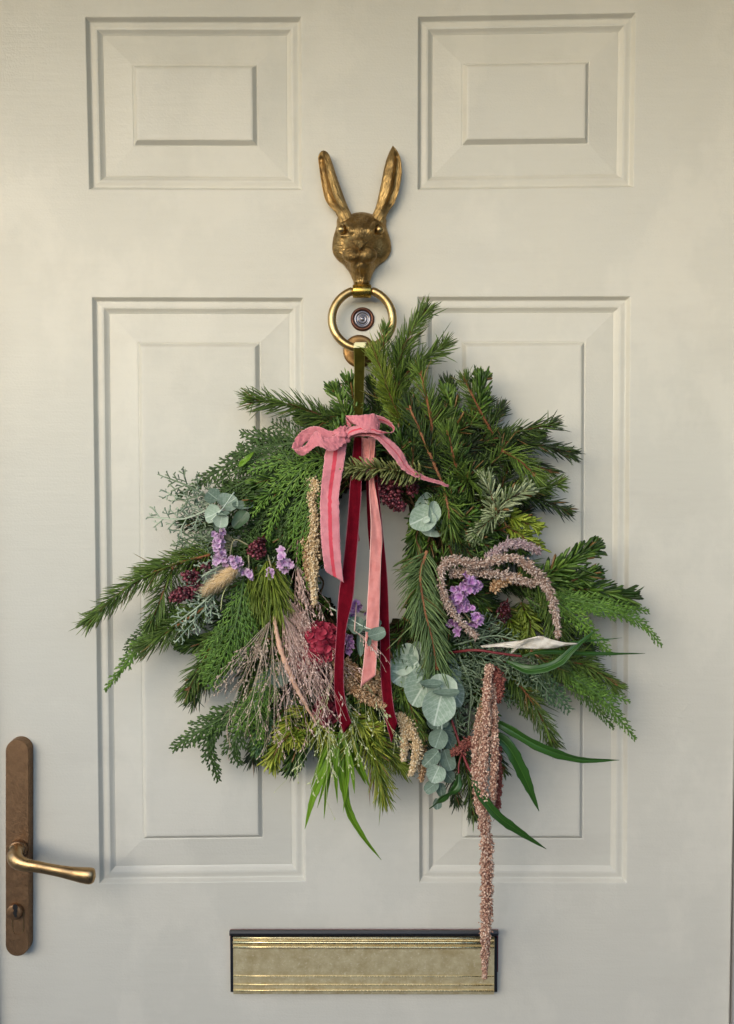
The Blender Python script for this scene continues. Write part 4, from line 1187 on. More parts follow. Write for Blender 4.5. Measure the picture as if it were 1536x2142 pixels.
euc([(870, 1350, 66), (892, 1395, 76), (922, 1425, 88), (928, 1470, 90)], [
    (853, 1402, 78, 32, 34, 40, -.2, .2, 0), (886, 1434, 84, 36, 38, 60, -.1, .1, 0), (885, 1395, 88, 14, 22, 250, .2, 1.0, 1), (932, 1402, 78, 34, 28, 200, .2, .6, 1), (922, 1437, 92, 30, 30, 100, .1, .2, 0),
    (948, 1440, 86, 24, 38, 130, .6, .1, 0), (918, 1474, 102, 32, 34, 75, 0, .15, 0), (905, 1432, 104, 11, 22, 0, 0, 1.4, 1), (930, 1447, 110, 10, 27, 190, .1, 1.7, 1), (850, 1378, 70, 26, 34, 60, -.2, .3, 0), (880, 1372, 70, 26, 34, 90, .1, .2, 0)],
    'large round eucalyptus leaves below the hanging spruce sprig')
euc([(924, 1505, 72), (925, 1545, 74), (920, 1600, 74), (912, 1650, 70)], [
    (915, 1508, 62, 22, 16, 90, 0, .3, 1), (938, 1510, 60, 20, 18, 150, .3, .2, 1), (918, 1543, 80, 19, 20, 70, -.1, .1, 1), (938, 1546, 72, 15, 24, 120, .4, 0, 1), (904, 1585, 80, 16, 23, 45, -.4, .2, 1), (936, 1588, 74, 16, 24, 110, .3, 0, 1),
    (913, 1616, 84, 19, 19, 65, -.1, 0, 0), (938, 1622, 72, 13, 17, 130, .4, 0, 1), (904, 1645, 80, 12, 18, 40, -.3, 0, 1), (922, 1650, 74, 10, 15, 100, .2, 0, 1), (915, 1680, 70, 9, 12, 90, 0, 0, 1)], 'string of small eucalyptus leaves hanging at the bottom right')
euc([(690, 1270, 70), (725, 1290, 88), (760, 1310, 106), (790, 1320, 110)], [
    (722, 1292, 84, 14, 23, 120, -.3, .2, 1), (712, 1318, 82, 7, 16, 80, -.4, 0, 1), (743, 1308, 98, 20, 16, 180, .1, .9, 1), (775, 1306, 108, 14, 20, 215, .2, .6, 1), (752, 1340, 102, 7, 28, 95, .5, 0, 1), (786, 1326, 114, 13, 18, 200, .1, .5, 1), (772, 1338, 112, 5, 11, 85, .6, 0, 1)],
    'slim grey eucalyptus twig across the velvet ribbons')
euc([(570, 1380, 56), (585, 1410, 58), (560, 1470, 56)], [(586, 1408, 60, 24, 26, 100, 0, .3, 1), (552, 1430, 58, 18, 26, 60, -.3, .3, 1), (540, 1460, 56, 14, 26, 70, -.4, 0, 1)], 'eucalyptus leaves glimpsed behind the dried grass')

def long_leaf(pts, width, mat, roll=0.0, fold=.25, wave=.1, name='long_leaf', label=None, taper=(.15, .45), parent=None, rollend=None):
    C, L = stem_curve(pts, 40)
    T, A, N = frames(C)
    u = np.linspace(0, 1, 40)
    ro = np.linspace(roll, roll if rollend is None else rollend, 40)[:, None]
    A2 = A * np.cos(ro) + N * np.sin(ro); N2 = N * np.cos(ro) - A * np.sin(ro)
    w = width * S * np.clip(u / taper[0], .12, 1) ** .6 * np.clip((1 - u) / taper[1], .02, 1) ** .8
    w = w * (1 + (.05 * np.sin(u * 37) + .03 * np.sin(u * 71)) * (0.25 if mat == 'dry_leaf' else 1))
    s = np.array([-1, -.75, -.4, -.1, 0, .1, .4, .75, 1])
    G = C[:, None] + A2[:, None] * (w[:, None] * s[None] / 2)[..., None] + N2[:, None] * ((np.abs(s)[None] ** 1.2 * fold * w[:, None] / 2) + wave * w[:, None] * np.sin(u * 17)[:, None] * s[None] * .6 - .06 * w[:, None] * (np.abs(s)[None] < .05))[..., None]
    mb = MB(); rn = np.where(np.abs(s)[None] < .06, 1.0, .3) * np.ones((40, 1)) + rng.normal() * .08
    grid(mb, G, rnd=np.clip(rn, 0, 1).ravel())
    o = mb.build(name, M[mat], parent or wr, C[0])
    m_ = o.modifiers.new('thickness', 'SOLIDIFY'); m_.thickness = .0004; m_.offset = 0
    if label: tag(o, label)
    return o
C, L = stem_curve([(925, 1368, 66), (990, 1360, 88), (1040, 1366, 92), (1092, 1373, 92)])
mb = MB(); tube(mb, C, np.linspace(3, 2.2, len(C)) * S, 7); st1 = mb.build('leafy_stem', M['stem_red'], wr, C[0]); tag(st1, 'dark red stem with long narrow leaves reaching right')
long_leaf([(1060, 1384, 90), (1110, 1402, 98), (1165, 1388, 100), (1205, 1352, 98), (1247, 1318, 92)], 17, 'willow', .5, name='leaf', parent=st1)
long_leaf([(1088, 1373, 92), (1140, 1364, 94), (1240, 1368, 86), (1350, 1367, 74)], 10, 'willow', .9, name='leaf', parent=st1)
DRY1 = ([(1006, 1352, 92), (1050, 1345, 97), (1090, 1340, 102), (1128, 1331, 106), (1150, 1337, 106), (1180, 1344, 103), (1208, 1346, 99)], [(1008, 1354, 92), (1050, 1355, 100), (1090, 1357, 104), (1130, 1358, 104), (1160, 1356, 101), (1185, 1352, 100), (1208, 1348, 99)])
DRY2 = ([(1068, 1366, 97), (1080, 1350, 106), (1100, 1338, 110), (1126, 1333, 110)], [(1070, 1368, 97), (1084, 1355, 104), (1102, 1344, 107), (1128, 1338, 108)])
long_leaf([(1190, 1343, 92), (1240, 1340, 90), (1302, 1334, 84)], 3, 'willow', .3, name='leaf', parent=st1)
C, L = stem_curve([(940, 1490, 60), (955, 1535, 66), (968, 1575, 76), (984, 1612, 88), (1002, 1628, 94)])
mb = MB(); tube(mb, C, np.linspace(2.4, 2.8, len(C)) * S, 7); st2 = mb.build('leafy_stem', M['stem_red'], wr, C[0]); tag(st2, 'red stem with two long leaves beside the amaranth tassel')
C, L = stem_curve([(967, 1572, 76), (960, 1600, 78), (960, 1625, 80)]); mb = MB(); tube(mb, C, 1.5 * S, 6); mb.build('leaf_stalk', M['stem_red'], st2, C[0])
long_leaf([(960, 1618, 80), (955, 1645, 84), (930, 1666, 84), (898, 1692, 78)], 17, 'willow', .2, .3, .3, name='leaf', parent=st2, rollend=.8)
long_leaf([(988, 1622, 92), (1005, 1660, 98), (1040, 1705, 98), (1090, 1742, 92), (1143, 1776, 84)], 17, 'willow', .2, name='leaf', parent=st2)
long_leaf([(1015, 1500, 62), (1060, 1522, 72), (1130, 1562, 74), (1210, 1588, 66), (1296, 1590, 56)], 19, 'willow', -.25, label='long glossy leaf pointing right below the spruce')
long_leaf([(1015, 1525, 58), (1060, 1558, 68), (1090, 1610, 68), (1128, 1697, 58)], 25, 'willow', .2, label='long glossy leaf pointing down and right')
long_leaf([(692, 1540, 60), (678, 1610, 70), (655, 1670, 66), (638, 1734, 58)], 16, 'willow_lime', -.3, label='lime leaf hanging lowest on the left of the tuft')
long_leaf([(712, 1545, 64), (714, 1620, 70), (725, 1670, 68), (744, 1716, 62)], 14, 'willow_lime', .3)
long_leaf([(700, 1545, 60), (690, 1610, 62), (682, 1660, 60), (678, 1712, 56)], 9, 'willow_lime', .6)
long_leaf([(735, 1550, 60), (722, 1620, 66), (728, 1690, 66), (760, 1750, 60), (798, 1799, 52)], 14, 'willow_lime', .4, label='pale lime leaf with the lowest tip under the wreath')
long_leaf([(730, 1540, 54), (745, 1590, 58), (765, 1640, 54)], 17, 'willow_lime', .5)
long_leaf([(715, 1530, 66), (735, 1600, 72), (742, 1660, 70)], 11, 'willow_lime', -.3)
long_leaf([(700, 1530, 66), (672, 1590, 72), (650, 1650, 66)], 10, 'willow_lime', .5)
long_leaf([(690, 1530, 64), (705, 1590, 72), (700, 1640, 70)], 14, 'willow_lime', .2)
long_leaf([(720, 1520, 62), (700, 1570, 70), (672, 1620, 68)], 12, 'willow_lime', -.5)
long_leaf([(500, 975, 60), (515, 962, 64), (532, 945, 60)], 11, 'willow_lime', .3)

for pts_, w_ in [([(705, 1535, 68), (690, 1600, 74), (664, 1690, 68)], 8), ([(722, 1540, 68), (728, 1610, 74), (718, 1700, 70)], 8), ([(712, 1540, 70), (702, 1600, 76), (706, 1680, 72)], 9), ([(740, 1545, 62), (755, 1600, 66), (778, 1655, 62)], 8)]:
    long_leaf(pts_, w_, 'willow_lime', .3)

# ---- statice
def floret_mesh(seed, mat):
    r = np.random.default_rng(seed); n = 20
    th = np.linspace(0, 2 * math.pi, n, endpoint=False); rows = []
    for k in (0.05, .35, .7, 1.0):
        rr = k * (1 + .12 * np.sin(5 * th + r.random()) * k + .1 * r.normal(size=n) * k)
        z = .75 * k ** .7 + .30 * k * np.sin(8 * th + r.random() * 6) + .2 * k * r.normal(size=n)
        rows.append(np.stack([rr * np.cos(th), rr * np.sin(th), z], -1))
    mb = MB(); grid(mb, np.array(rows), closed_u=True, rnd=np.repeat([.1, .35, .65, .95], n))
    return mb.mesh('statice_floret', mat, (0, 0, 0))
FL = [floret_mesh(i, M['statice']) for i in range(4)]; FD = [floret_mesh(i + 10, M['statice_deep']) for i in range(4)]
def statice(stem, pts, r=10, deep=False, label=None):
    C, L = stem_curve(stem)
    mb = MB(); tube(mb, C, 1.6 * S, 6)
    for p in pts:
        q = W(*p[:2], p[2] - 7); D = norm(W(*p) - q)
        tube(mb, np.array([C[np.argmin(np.linalg.norm(C - q, axis=1))], q, W(*p)]), np.array([1, 2.2, 3.2]) * S, 6)
    o = mb.build('statice_sprig', M['calyx'], wr, C[0])
    if label: tag(o, label)
    for i, p in enumerate(pts):
        nrm = VIEW + np.array([rng.normal() * .5, 0, rng.normal() * .5 - .15])
        k = r * (.62 + .42 * rng.random()) * (p[3] if len(p) > 3 else 1)
        leaf_obj('floret', (FD if deep else FL)[i % 4], o, W(*p[:3]), nrm, rng.normal(size=3), k * S, k * S)
    return o
def along(pts, n, jit=5):
    C = crom(np.array(pts, float), n); return [tuple(c + rng.normal(size=3) * (jit, jit, 3)) for c in C]
statice([(520, 1140, 66), (490, 1130, 72), (480, 1170, 76)], along([(464, 1115, 80), (458, 1140, 82), (462, 1160, 84), (480, 1178, 86), (505, 1176, 84)], 58, 7), 7.5, label='lilac statice curving at the left of the wreath')
statice([(520, 1160, 72), (521, 1180, 76), (520, 1195, 78)], along([(513, 1200, 82), (526, 1204, 82)], 5, 4), 9, label='single drooping lilac statice head below the berries')
statice([(560, 1160, 72), (566, 1180, 76), (567, 1190, 78)], along([(564, 1192, 82), (571, 1198, 82)], 4, 3), 8.5, label='small lilac statice head between two cypress fronds')
statice([(610, 1140, 72), (600, 1155, 76), (598, 1165, 78)], along([(592, 1155, 80), (592, 1178, 82), (608, 1180, 82)], 9, 4), 9)
statice([(1010, 1190, 66), (985, 1225, 74), (960, 1260, 76), (985, 1300, 76)], along([(1000, 1212, 82), (978, 1220, 86), (962, 1240, 88), (960, 1262, 86)], 40, 9), 10, True, label='violet statice inside the amaranth loop')
statice([(975, 1250, 66), (985, 1275, 74), (992, 1298, 76)], along([(978, 1268, 84), (988, 1280, 86), (996, 1300, 86)], 18, 6), 9.5, True)
statice([(940, 1280, 66), (955, 1298, 74), (958, 1305, 76)], along([(945, 1302, 82), (965, 1308, 84)], 9, 6), 9, True)
statice([(925, 1270, 64), (935, 1264, 72), (940, 1262, 74)], along([(932, 1264, 80), (948, 1270, 82)], 3, 4), 9, True)
statice([(735, 1310, 60), (738, 1290, 66), (742, 1275, 70)], along([(738, 1262, 74), (750, 1278, 76), (735, 1290, 76)], 13, 7), 9, True, label='violet statice behind the burgundy ribbon')
statice([(735, 1360, 60), (728, 1345, 66), (726, 1340, 70)], along([(726, 1328, 74), (728, 1350, 74)], 6, 5), 10, True)

# ---- berries
def berries(cx, cy, d, rx, ry, n, r=3.2, mat='berry', stem_to=None, label=None, depth=14):
    mb = MB(); st_ = stem_to or (cx + 8, cy - ry * 1.4, d - 12)
    for k in range(9):
        a = k / 9 * 6.283
        C = crom(WP([st_, ((st_[0] + cx) / 2, (st_[1] + cy) / 2, d - 8), (cx + rx * .6 * math.cos(a), cy + ry * .6 * math.sin(a), d)]), 8)
        tube(mb, C, 1.1 * S, 5)
    o = mb.build('berry_sprig', M['stem_red'], wr, W(*st_))
    if label: tag(o, label)
    P = []
    for k in range(n):
        q = norm(rng.normal(size=3)) * rng.random() ** .33
        P.append(W(cx + rx * q[0], cy + ry * q[1], d + depth * q[2]))
    mb = MB(); balls(mb, np.array(P), r * S * (.8 + .4 * rng.random(n)), tmpl=BALL)
    tag(mb.build('berries', M[mat], o, W(cx, cy, d)), kind='stuff')
    return o
berries(400, 1205, 74, 22, 12, 90, label='burgundy bud cluster near the left spruce tips'); berries(385, 1240, 74, 30, 15, 150); berries(412, 1230, 72, 22, 14, 80); berries(432, 1185, 72, 14, 10, 40); berries(368, 1250, 72, 16, 12, 50)
berries(537, 1152, 78, 20, 18, 110, label='burgundy berry cluster beside the lilac statice'); berries(545, 1135, 74, 14, 12, 40, mat='berry_dark')
berries(812, 1030, 76, 32, 28, 230, label='burgundy bud cluster under the short fir sprig'); berries(830, 1058, 76, 20, 14, 70); berries(862, 1022, 74, 14, 16, 50); berries(795, 1012, 74, 18, 14, 60)
berries(1055, 1282, 62, 16, 22, 80, mat='berry_dark', label='dark berries in the gap inside the right arm')
berries(690, 1425, 66, 30, 40, 160, mat='berry_dark'); berries(700, 1390, 62, 26, 24, 90, mat='berry_dark')

# ---- amaranth
def amaranth(pts, radii, mat, bead=2.15, dens=1.5, spiky=False, label=None, parent=None):
    C, L = stem_curve(pts)
    n0 = len(pts); rr = crom(WP(pts), len(C), ks=radii)[:, 3] * S
    T, A, N = frames(C)
    mb = MB(); tube(mb, C, rr * .62, 8, rnd=0.0)
    o = mb.build('amaranth_tassel', M[mat], parent or wr, C[0])
    if label: tag(o, label)
    n = int(2 * math.pi * rr.mean() * L / (bead * S) ** 2 / 2.6 * dens)
    f = rng.random(n) * (len(C) - 1.001); i = f.astype(int); w = (f - i)[:, None]
    th = rng.random(n) * 2 * math.pi
    rad = norm(np.cos(th)[:, None] * A[i] + np.sin(th)[:, None] * N[i])
    lump = .86 + .26 * np.sin(f * 1.9 + 3 * np.sin(th + f * .7)) + .14 * rng.normal(size=n) - .25 * (rng.random(n) < .25) + .35 * (rng.random(n) < .06)
    P = C[i] * (1 - w) + C[i + 1] * w + rad * (rr[i] * .92 * lump)[:, None]
    mb = MB()
    if spiky:
        spikes(mb, P - rad * (2 * S), norm(rad + T[i] * .5 + rng.normal(size=(n, 3)) * .4), 7.5 * S * (.6 + .7 * rng.random(n)), 1.25 * S, None, None, prof=((0, .8), (.6, 1.0)), ns=3)
    ks_ = rng.random(n) < .05
    spikes(mb, P[ks_], norm(rad[ks_] + T[i][ks_] * .8 + rng.normal(size=(ks_.sum(), 3)) * .5), 9 * S * (.4 + .8 * rng.random(ks_.sum())), .6 * S, np.tile([0, 0, -.3], (ks_.sum(), 1)), None, prof=((0, 1), (.6, 1)))
    balls(mb, P, bead * S * (.7 + .6 * rng.random(n)), stretch=1.25, axis=norm(rad + T[i] * .6))
    tag(mb.build('seed_beads', M[mat], o, C[0]), kind='stuff')
    return o
amaranth([(662, 1022, 74), (652, 1040, 82), (658, 1080, 86), (655, 1150, 90), (658, 1265, 88)], [9, 9, 7, 11, 4], 'amar_cream', label='cream amaranth tassel hanging left of the pink ribbon')
amaranth([(640, 1110, 76), (644, 1150, 80), (646, 1215, 78)], [9, 11, 5], 'amar_tan'); amaranth([(668, 1060, 76), (672, 1120, 80), (668, 1170, 78)], [6, 8, 4], 'amar_tan'); amaranth([(640, 1010, 70), (656, 1005, 76), (662, 1030, 78)], [6, 10, 8], 'amar_cream')
amaranth([(925, 1180, 90), (945, 1172, 96), (1000, 1180, 98), (1068, 1166, 98), (1102, 1180, 98), (1135, 1215, 96), (1158, 1262, 94), (1168, 1332, 88)], [6, 10, 8.5, 8.5, 9, 9.5, 7, 4], 'amar_pink', spiky=True, dens=.8, label='dusty pink amaranth arching over the violet statice')
amaranth([(940, 1180, 90), (924, 1190, 96), (926, 1235, 98), (950, 1285, 98), (998, 1332, 94)], [7, 6.5, 6.5, 7, 4], 'amar_pink', spiky=True, dens=.8, label='dusty pink amaranth curling down left of the violet statice')
amaranth([(940, 1200, 82), (1000, 1196, 88), (1060, 1205, 88), (1120, 1222, 86)], [9, 8, 8.5, 6], 'amar_pink', spiky=True, dens=.8)
amaranth([(1030, 1236, 78), (1050, 1215, 84), (1090, 1208, 84)], [8, 10, 8], 'amar_tan', spiky=True, dens=.8)
amaranth([(1022, 1170, 74), (1050, 1145, 80), (1090, 1137, 80), (1130, 1155, 76)], [9, 9, 9, 6], 'amar_lilac', spiky=True, dens=.8)
amaranth([(1025, 1390, 78), (1020, 1440, 92), (1014, 1560, 98), (1010, 1680, 94), (1018, 1760, 86), (1019, 1860, 74), (1016, 1960, 62), (1014, 2046, 52)], [7, 8, 8.5, 10, 11.5, 11, 9, 3], 'amar_rust', label='longest rust amaranth tassel reaching the letter plate')
amaranth([(1030, 1430, 80), (1034, 1520, 92), (1034, 1620, 94), (1028, 1700, 88)], [6, 7.5, 7.5, 5], 'amar_rust'); amaranth([(1005, 1480, 78), (996, 1550, 90), (996, 1630, 92), (1003, 1702, 88)], [5, 7.5, 7.5, 5], 'amar_rust')
amaranth([(1012, 1460, 76), (1006, 1560, 86), (1012, 1640, 90)], [7, 8, 5], 'amar_tan')
amaranth([(1030, 1400, 74), (1046, 1430, 82), (1040, 1470, 82)], [10, 10, 6], 'amar_red'); amaranth([(1042, 1560, 74), (1044, 1640, 78), (1038, 1710, 76)], [6, 6, 4], 'amar_red'); amaranth([(990, 1545, 76), (968, 1565, 80), (944, 1576, 76)], [9, 10, 5], 'amar_red')
amaranth([(838, 1490, 66), (848, 1540, 74), (844, 1590, 72)], [8, 8, 5], 'amar_cream'); amaranth([(852, 1500, 68), (872, 1560, 78), (870, 1590, 78), (858, 1622, 74)], [8, 10, 9, 3], 'amar_cream', label='cream amaranth tassel at the bottom, middle of three'); amaranth([(880, 1540, 62), (884, 1590, 68), (882, 1634, 66)], [8, 8, 3], 'amar_tan')
amaranth([(700, 1366, 74), (712, 1400, 82), (745, 1445, 88), (806, 1478, 88)], [8, 11, 12, 7], 'amar_tan'); amaranth([(722, 1380, 72), (750, 1412, 80), (790, 1445, 80)], [9, 11, 9], 'amar_tan'); amaranth([(790, 1400, 70), (794, 1440, 76), (800, 1470, 76)], [5, 6, 4], 'amar_tan')

# ---- bunny tail
C, L = stem_curve([(500, 1185, 84), (470, 1208, 90), (432, 1236, 90)], 30)
mb = MB(); tube(mb, C, np.interp(np.linspace(0, 1, 30), [0, .3, .6, 1], [3, 11, 11, 2]) * S, 10, rnd=.2)
bt = mb.build('bunny_tail', M['bunny'], wr, C[0]); tag(bt, 'beige bunny tail grass head pointing left')
T, A, N = frames(C); n = 900; i = rng.integers(0, 30, n); th = rng.random(n) * 6.283
rad = np.cos(th)[:, None] * A[i] + np.sin(th)[:, None] * N[i]
mb = MB(); spikes(mb, C[i] + rad * (np.interp(i / 29, [0, .3, .6, 1], [2, 8, 8, 1]) * S)[:, None], norm(T[i] * 1.2 + rad * .8 + rng.normal(size=(n, 3)) * .15), 20 * S * (.6 + .6 * rng.random(n)), .5 * S, None, None, prof=((0, 1),), ns=3)
tag(mb.build('awns', M['bunny'], bt, C[0]), kind='stuff')
C, L = stem_curve([(490, 1205, 84), (468, 1240, 90), (462, 1275, 90)]); mb = MB(); tube(mb, C, 1.0 * S, 5); mb.build('stalk', M['grass_green'], bt, C[0])

# ---- panic grass sprays
def grass(root, n, spread, ln, mat, ang0, d, name='panic_grass', label=None, beads=4, drop=.15, thin=.5, bead=1.35):
    mb = MB(); P, R_, AX = [], [], []
    r0 = W(root[0], root[1], d)
    C, L = stem_curve([(root[0] + 4, root[1] - 60, d - 16), (root[0], root[1], d)]); tube(mb, C, 1.4 * S, 5)
    def branch(p, dv, l, lv):
        m = 9; q = [p]; v = dv.copy()
        sag = np.array([0, 0, -1.0]) * drop; k = norm(rng.normal(size=3)) * .10
        for j in range(m):
            v = norm(v + (sag + k) / m * 1.8); q.append(q[-1] + v * l * S / m)
        q = np.array(q); tube(mb, q, np.linspace(thin * (1 if lv else .8), thin * .6, len(q)) * S, 3, rnd=rng.random(), cap=False)
        if lv:
            for j in range(beads):
                i = rng.integers(2, m + 1); sd = norm(np.cross(v, VIEW) * rng.choice([-1, 1]) + rng.normal(size=3) * .4)
                branch(q[i], norm(v * 1.2 + sd * .6), l * rng.uniform(.08, .24), lv - 1)
        else:
            P.append(q[-1]); R_.append(rng.random()); AX.append(v)
            if rng.random() < .35: P.append(q[5]); R_.append(rng.random()); AX.append(v)
    for k in range(n):
        a = math.radians(ang0 + rng.normal() * spread)
        dv = norm(np.array([math.cos(a), -abs(rng.normal()) * .12 - .02, -math.sin(a)]))
        branch(r0, dv, ln * rng.uniform(.55, 1.1), 2 if rng.random() < .55 else 1)
    o = mb.build(name, M[mat], wr, r0)
    if label: tag(o, label)
    mb = MB(); balls(mb, np.array(P), bead * S * (.7 + .6 * rng.random(len(P))), np.clip(.5 + .5 * np.array(R_), 0, 1), axis=np.array(AX), stretch=2.2)
    tag(mb.build('seed_heads', M[mat], o, r0), kind='stuff')
    return o
grass((592, 1285), 44, 17, 215, 'grass_pink', 66, 86, label='pinkish panic grass spray fanning over the lower left', bead=1.4)
grass((600, 1250), 38, 15, 200, 'grass_pink', 62, 80, bead=1.4)
grass((620, 1180), 20, 14, 170, 'grass_pink', 72, 76, bead=1.5)
grass((565, 1300), 20, 18, 210, 'grass', 112, 84, label='tan panic grass spray falling to the left')
grass((570, 1340), 8, 12, 260, 'grass', 92, 84)
grass((700, 1410), 9, 26, 190, 'grass_green', 92, 84, label='pale green panic grass over the bottom of the wreath')
grass((760, 1420), 7, 26, 150, 'grass_green', 80, 84)
grass((690, 1500), 8, 22, 170, 'grass_green', 100, 78)
grass((742, 1320), 5, 20, 110, 'grass_pink', 20, 104, drop=.3)
mb = MB(); C = crom(WP([(574, 1290, 86), (585, 1350, 92), (612, 1420, 94), (640, 1475, 92), (664, 1516, 88)]), 40, ks=[3, 5, 5, 3.2, 1.2])
tube(mb, C[:, :3] + rng.normal(size=(40, 3)) * .35 * S, C[:, 3] * S * (1 + .15 * rng.normal(size=40)), 8); tag(mb.build('reed', M['reed'], wr, C[0, :3]), 'peach reed lying over the pink panic grass')

# ---- red dried flower heads
def bract_mesh(seed, mat):
    r = np.random.default_rng(seed); u = np.linspace(0, 1, 6); s = np.linspace(-1, 1, 7); G = np.zeros((6, 7, 3))
    for i, a in enumerate(u):
        w = math.sin(math.pi * min(1, .18 + a * .72)) ** .8
        for j, b in enumerate(s):
            G[i, j] = (b * w * .85, a * 1.3, .5 * a ** 2 + .3 * (b * w) ** 2 + .06 * r.normal())
    mb = MB(); grid(mb, G, rnd=np.clip(np.repeat(.15 + .8 * u, 7), 0, 1)); return mb.mesh('bract', mat, (0, 0, 0))
BR = [bract_mesh(i, M['hyd']) for i in range(3)]; BD = [bract_mesh(i + 5, M['hyd_dark']) for i in range(3)]
def flower(cx, cy, d, rx, ry, n, size, meshes, label):
    mb = MB(); c = W(cx, cy, d)
    bm = bmesh.new(); bmesh.ops.create_icosphere(bm, subdivisions=2, radius=1)
    v = np.array([x.co[:] for x in bm.verts]) * (rx * S * .8, .016, ry * S * .8) + c; f = np.array([[q.index for q in p.verts] for p in bm.faces]); bm.free()
    mb.add(v, f, .1); o = mb.build('red_flower', M['hyd_dark'], wr, c); tag(o, label)
    for k in range(n):
        z = 1 - 1.25 * (k + .5) / n; a = k * 2.39996; rr = math.sqrt(max(0, 1 - z * z))
        q = np.array([rr * math.cos(a), -z, rr * math.sin(a)])         # spread over the half that faces out
        p = c + q * (rx * S * .82, .018, ry * S * .82)
        nr = norm(q + np.array([0, -.2, .1]) + rng.normal(size=3) * .3); up = norm(rng.normal(size=3) + np.array([0, 0, -.6]))
        leaf_obj('bract', meshes[k % 3], o, p - up * size * .5 * S, nr, up, size * S * (.85 + .3 * rng.random()), size * S * (.85 + .3 * rng.random()))
    return o
flower(670, 1345, 78, 40, 44, 170, 9.5, BR, 'red dried flower head beside the burgundy ribbon')
flower(645, 1375, 70, 26, 34, 80, 8.5, BR, 'red dried flower half hidden by pink grass')
flower(683, 1485, 70, 24, 30, 80, 8.5, BD, 'dark red dried flower below the larger red one')

# ---- ribbons
def ribbon(name, L_, R_, mat, wrinkle=.5, label=None, parent=None, n=60, seed=0, curl=0.0):
    """sheet between two edge lines given as (px, py, mm)"""
    A = crom(WP(L_), n); B = crom(WP(R_), n); m = 13
    s = np.linspace(0, 1, m)
    r = np.random.default_rng(seed)
    if 'pink' in mat or 'plain' in mat:
        A = A + r.normal(size=A.shape) * .45 * S; B = B + r.normal(size=B.shape) * .45 * S
    G = A[:, None] * (1 - s[None, :, None]) + B[:, None] * s[None, :, None]
    u = np.linspace(0, 1, n)[:, None]
    ph = r.random(4) * 6.28
    w = (np.sin(u * 19 + ph[0] + 2 * s[None]) * .5 + np.sin(u * 41 + ph[1] - 5 * s[None]) * .3 + np.sin(u * 9 + ph[2] + 4 * s[None]) * .6)
    w = w + (np.sin(u * 63 + ph[3] + 9 * s[None]) * .22 + np.sin(u * 27 - 11 * s[None] + ph[0]) * .3)
    w = w + 2.0 * curl * (2 * s[None] - 1) ** 2
    G[..., 1] -= w * wrinkle * .001
    fl = np.zeros((n, m, 3)); fl[..., 0] = s[None]; fl[..., 1] = u * np.linalg.norm(np.diff(A, axis=0), axis=1).sum() / .05
    mb = MB(); grid(mb, G, fl)
    o = mb.build(name, M[mat], parent or wr, A[0])
    k = o.modifiers.new('thickness', 'SOLIDIFY'); k.thickness = .00035; k.offset = 0
    if label: tag(o, label)
    return o
ribbon('dry_leaf', *DRY1, 'dry_leaf', 1.1, 'curled white dried leaf on the right side', parent=st1, seed=21, curl=-.8)
ribbon('dry_leaf', *DRY2, 'dry_leaf', .5, parent=st1, seed=22, n=30)
# olive hanging loop: front and back strips joined over the ring
ol = ribbon('hanging_loop', [(740, 728, 34), (741, 760, 40), (741, 800, 50), (740, 875, 72)], [(764, 727, 34), (763, 760, 40), (762, 800, 50), (759, 875, 72)], 'rib_olive', .2, 'olive velvet ribbon hanging the wreath from the knocker ring')
ribbon('loop_fold', [(740, 728, 34), (741, 719, 32), (745, 716, 26), (745, 722, 18), (744, 760, 14), (744, 860, 20)], [(764, 727, 34), (766, 718, 32), (768, 716, 26), (766, 722, 18), (760, 760, 14), (758, 860, 20)], 'rib_cream', .1, parent=ol, n=40)
# velvet streamers
ribbon('velvet_streamer', [(741, 915, 88), (737, 960, 96), (731, 1030, 100), (727, 1090, 100), (718, 1180, 100), (709, 1240, 101), (704, 1320, 102), (699, 1420, 102), (703, 1480, 101), (719, 1534, 98)],
       [(757, 915, 88), (757, 960, 96), (756, 1030, 100), (752, 1090, 100), (745, 1180, 102), (739, 1250, 103), (724, 1320, 104), (719, 1420, 104), (726, 1480, 103), (736, 1512, 100)], 'rib_wine', .8, 'front burgundy velvet streamer, left of the rose one', n=90, seed=2, curl=.3)
ribbon('velvet_streamer', [(772, 915, 78), (770, 1000, 84), (776, 1080, 88), (789, 1200, 90), (795, 1320, 92), (797, 1420, 92), (806, 1500, 90), (819, 1554, 88)],
       [(784, 915, 78), (790, 1000, 84), (798, 1080, 88), (810, 1200, 91), (815, 1320, 93), (818, 1420, 93), (824, 1480, 92), (832, 1512, 90)], 'rib_wine', .8, 'rear burgundy velvet streamer with the lowest tip', n=90, seed=3, curl=.3)
ribbon('velvet_streamer', [(770, 915, 84), (772, 990, 92), (774, 1050, 98), (776, 1100, 104), (773, 1180, 106), (767, 1290, 106), (762, 1370, 106), (754, 1438, 102)],
       [(786, 915, 84), (782, 990, 92), (792, 1060, 96), (800, 1118, 100), (797, 1180, 104), (794, 1290, 106), (790, 1350, 107), (786, 1412, 104)], 'rib_rose', .8, 'rose velvet streamer between the two burgundy ones', n=80, seed=4, curl=.25)
ribbon('velvet_streamer', [(764, 915, 72), (766, 1000, 76), (768, 1080, 78), (773, 1150, 78)], [(772, 915, 72), (774, 1000, 76), (776, 1080, 78), (780, 1150, 78)], 'rib_wine', .5, 'thin dark velvet strip behind the rose streamer', seed=5)
ribbon('velvet_streamer', [(744, 1030, 90), (742, 1080, 92), (746, 1110, 92), (750, 1134, 90)], [(758, 1030, 90), (752, 1080, 92), (750, 1110, 92), (753, 1130, 90)], 'rib_rose', .4, 'short rose tip peeping from behind the front streamer', seed=6)
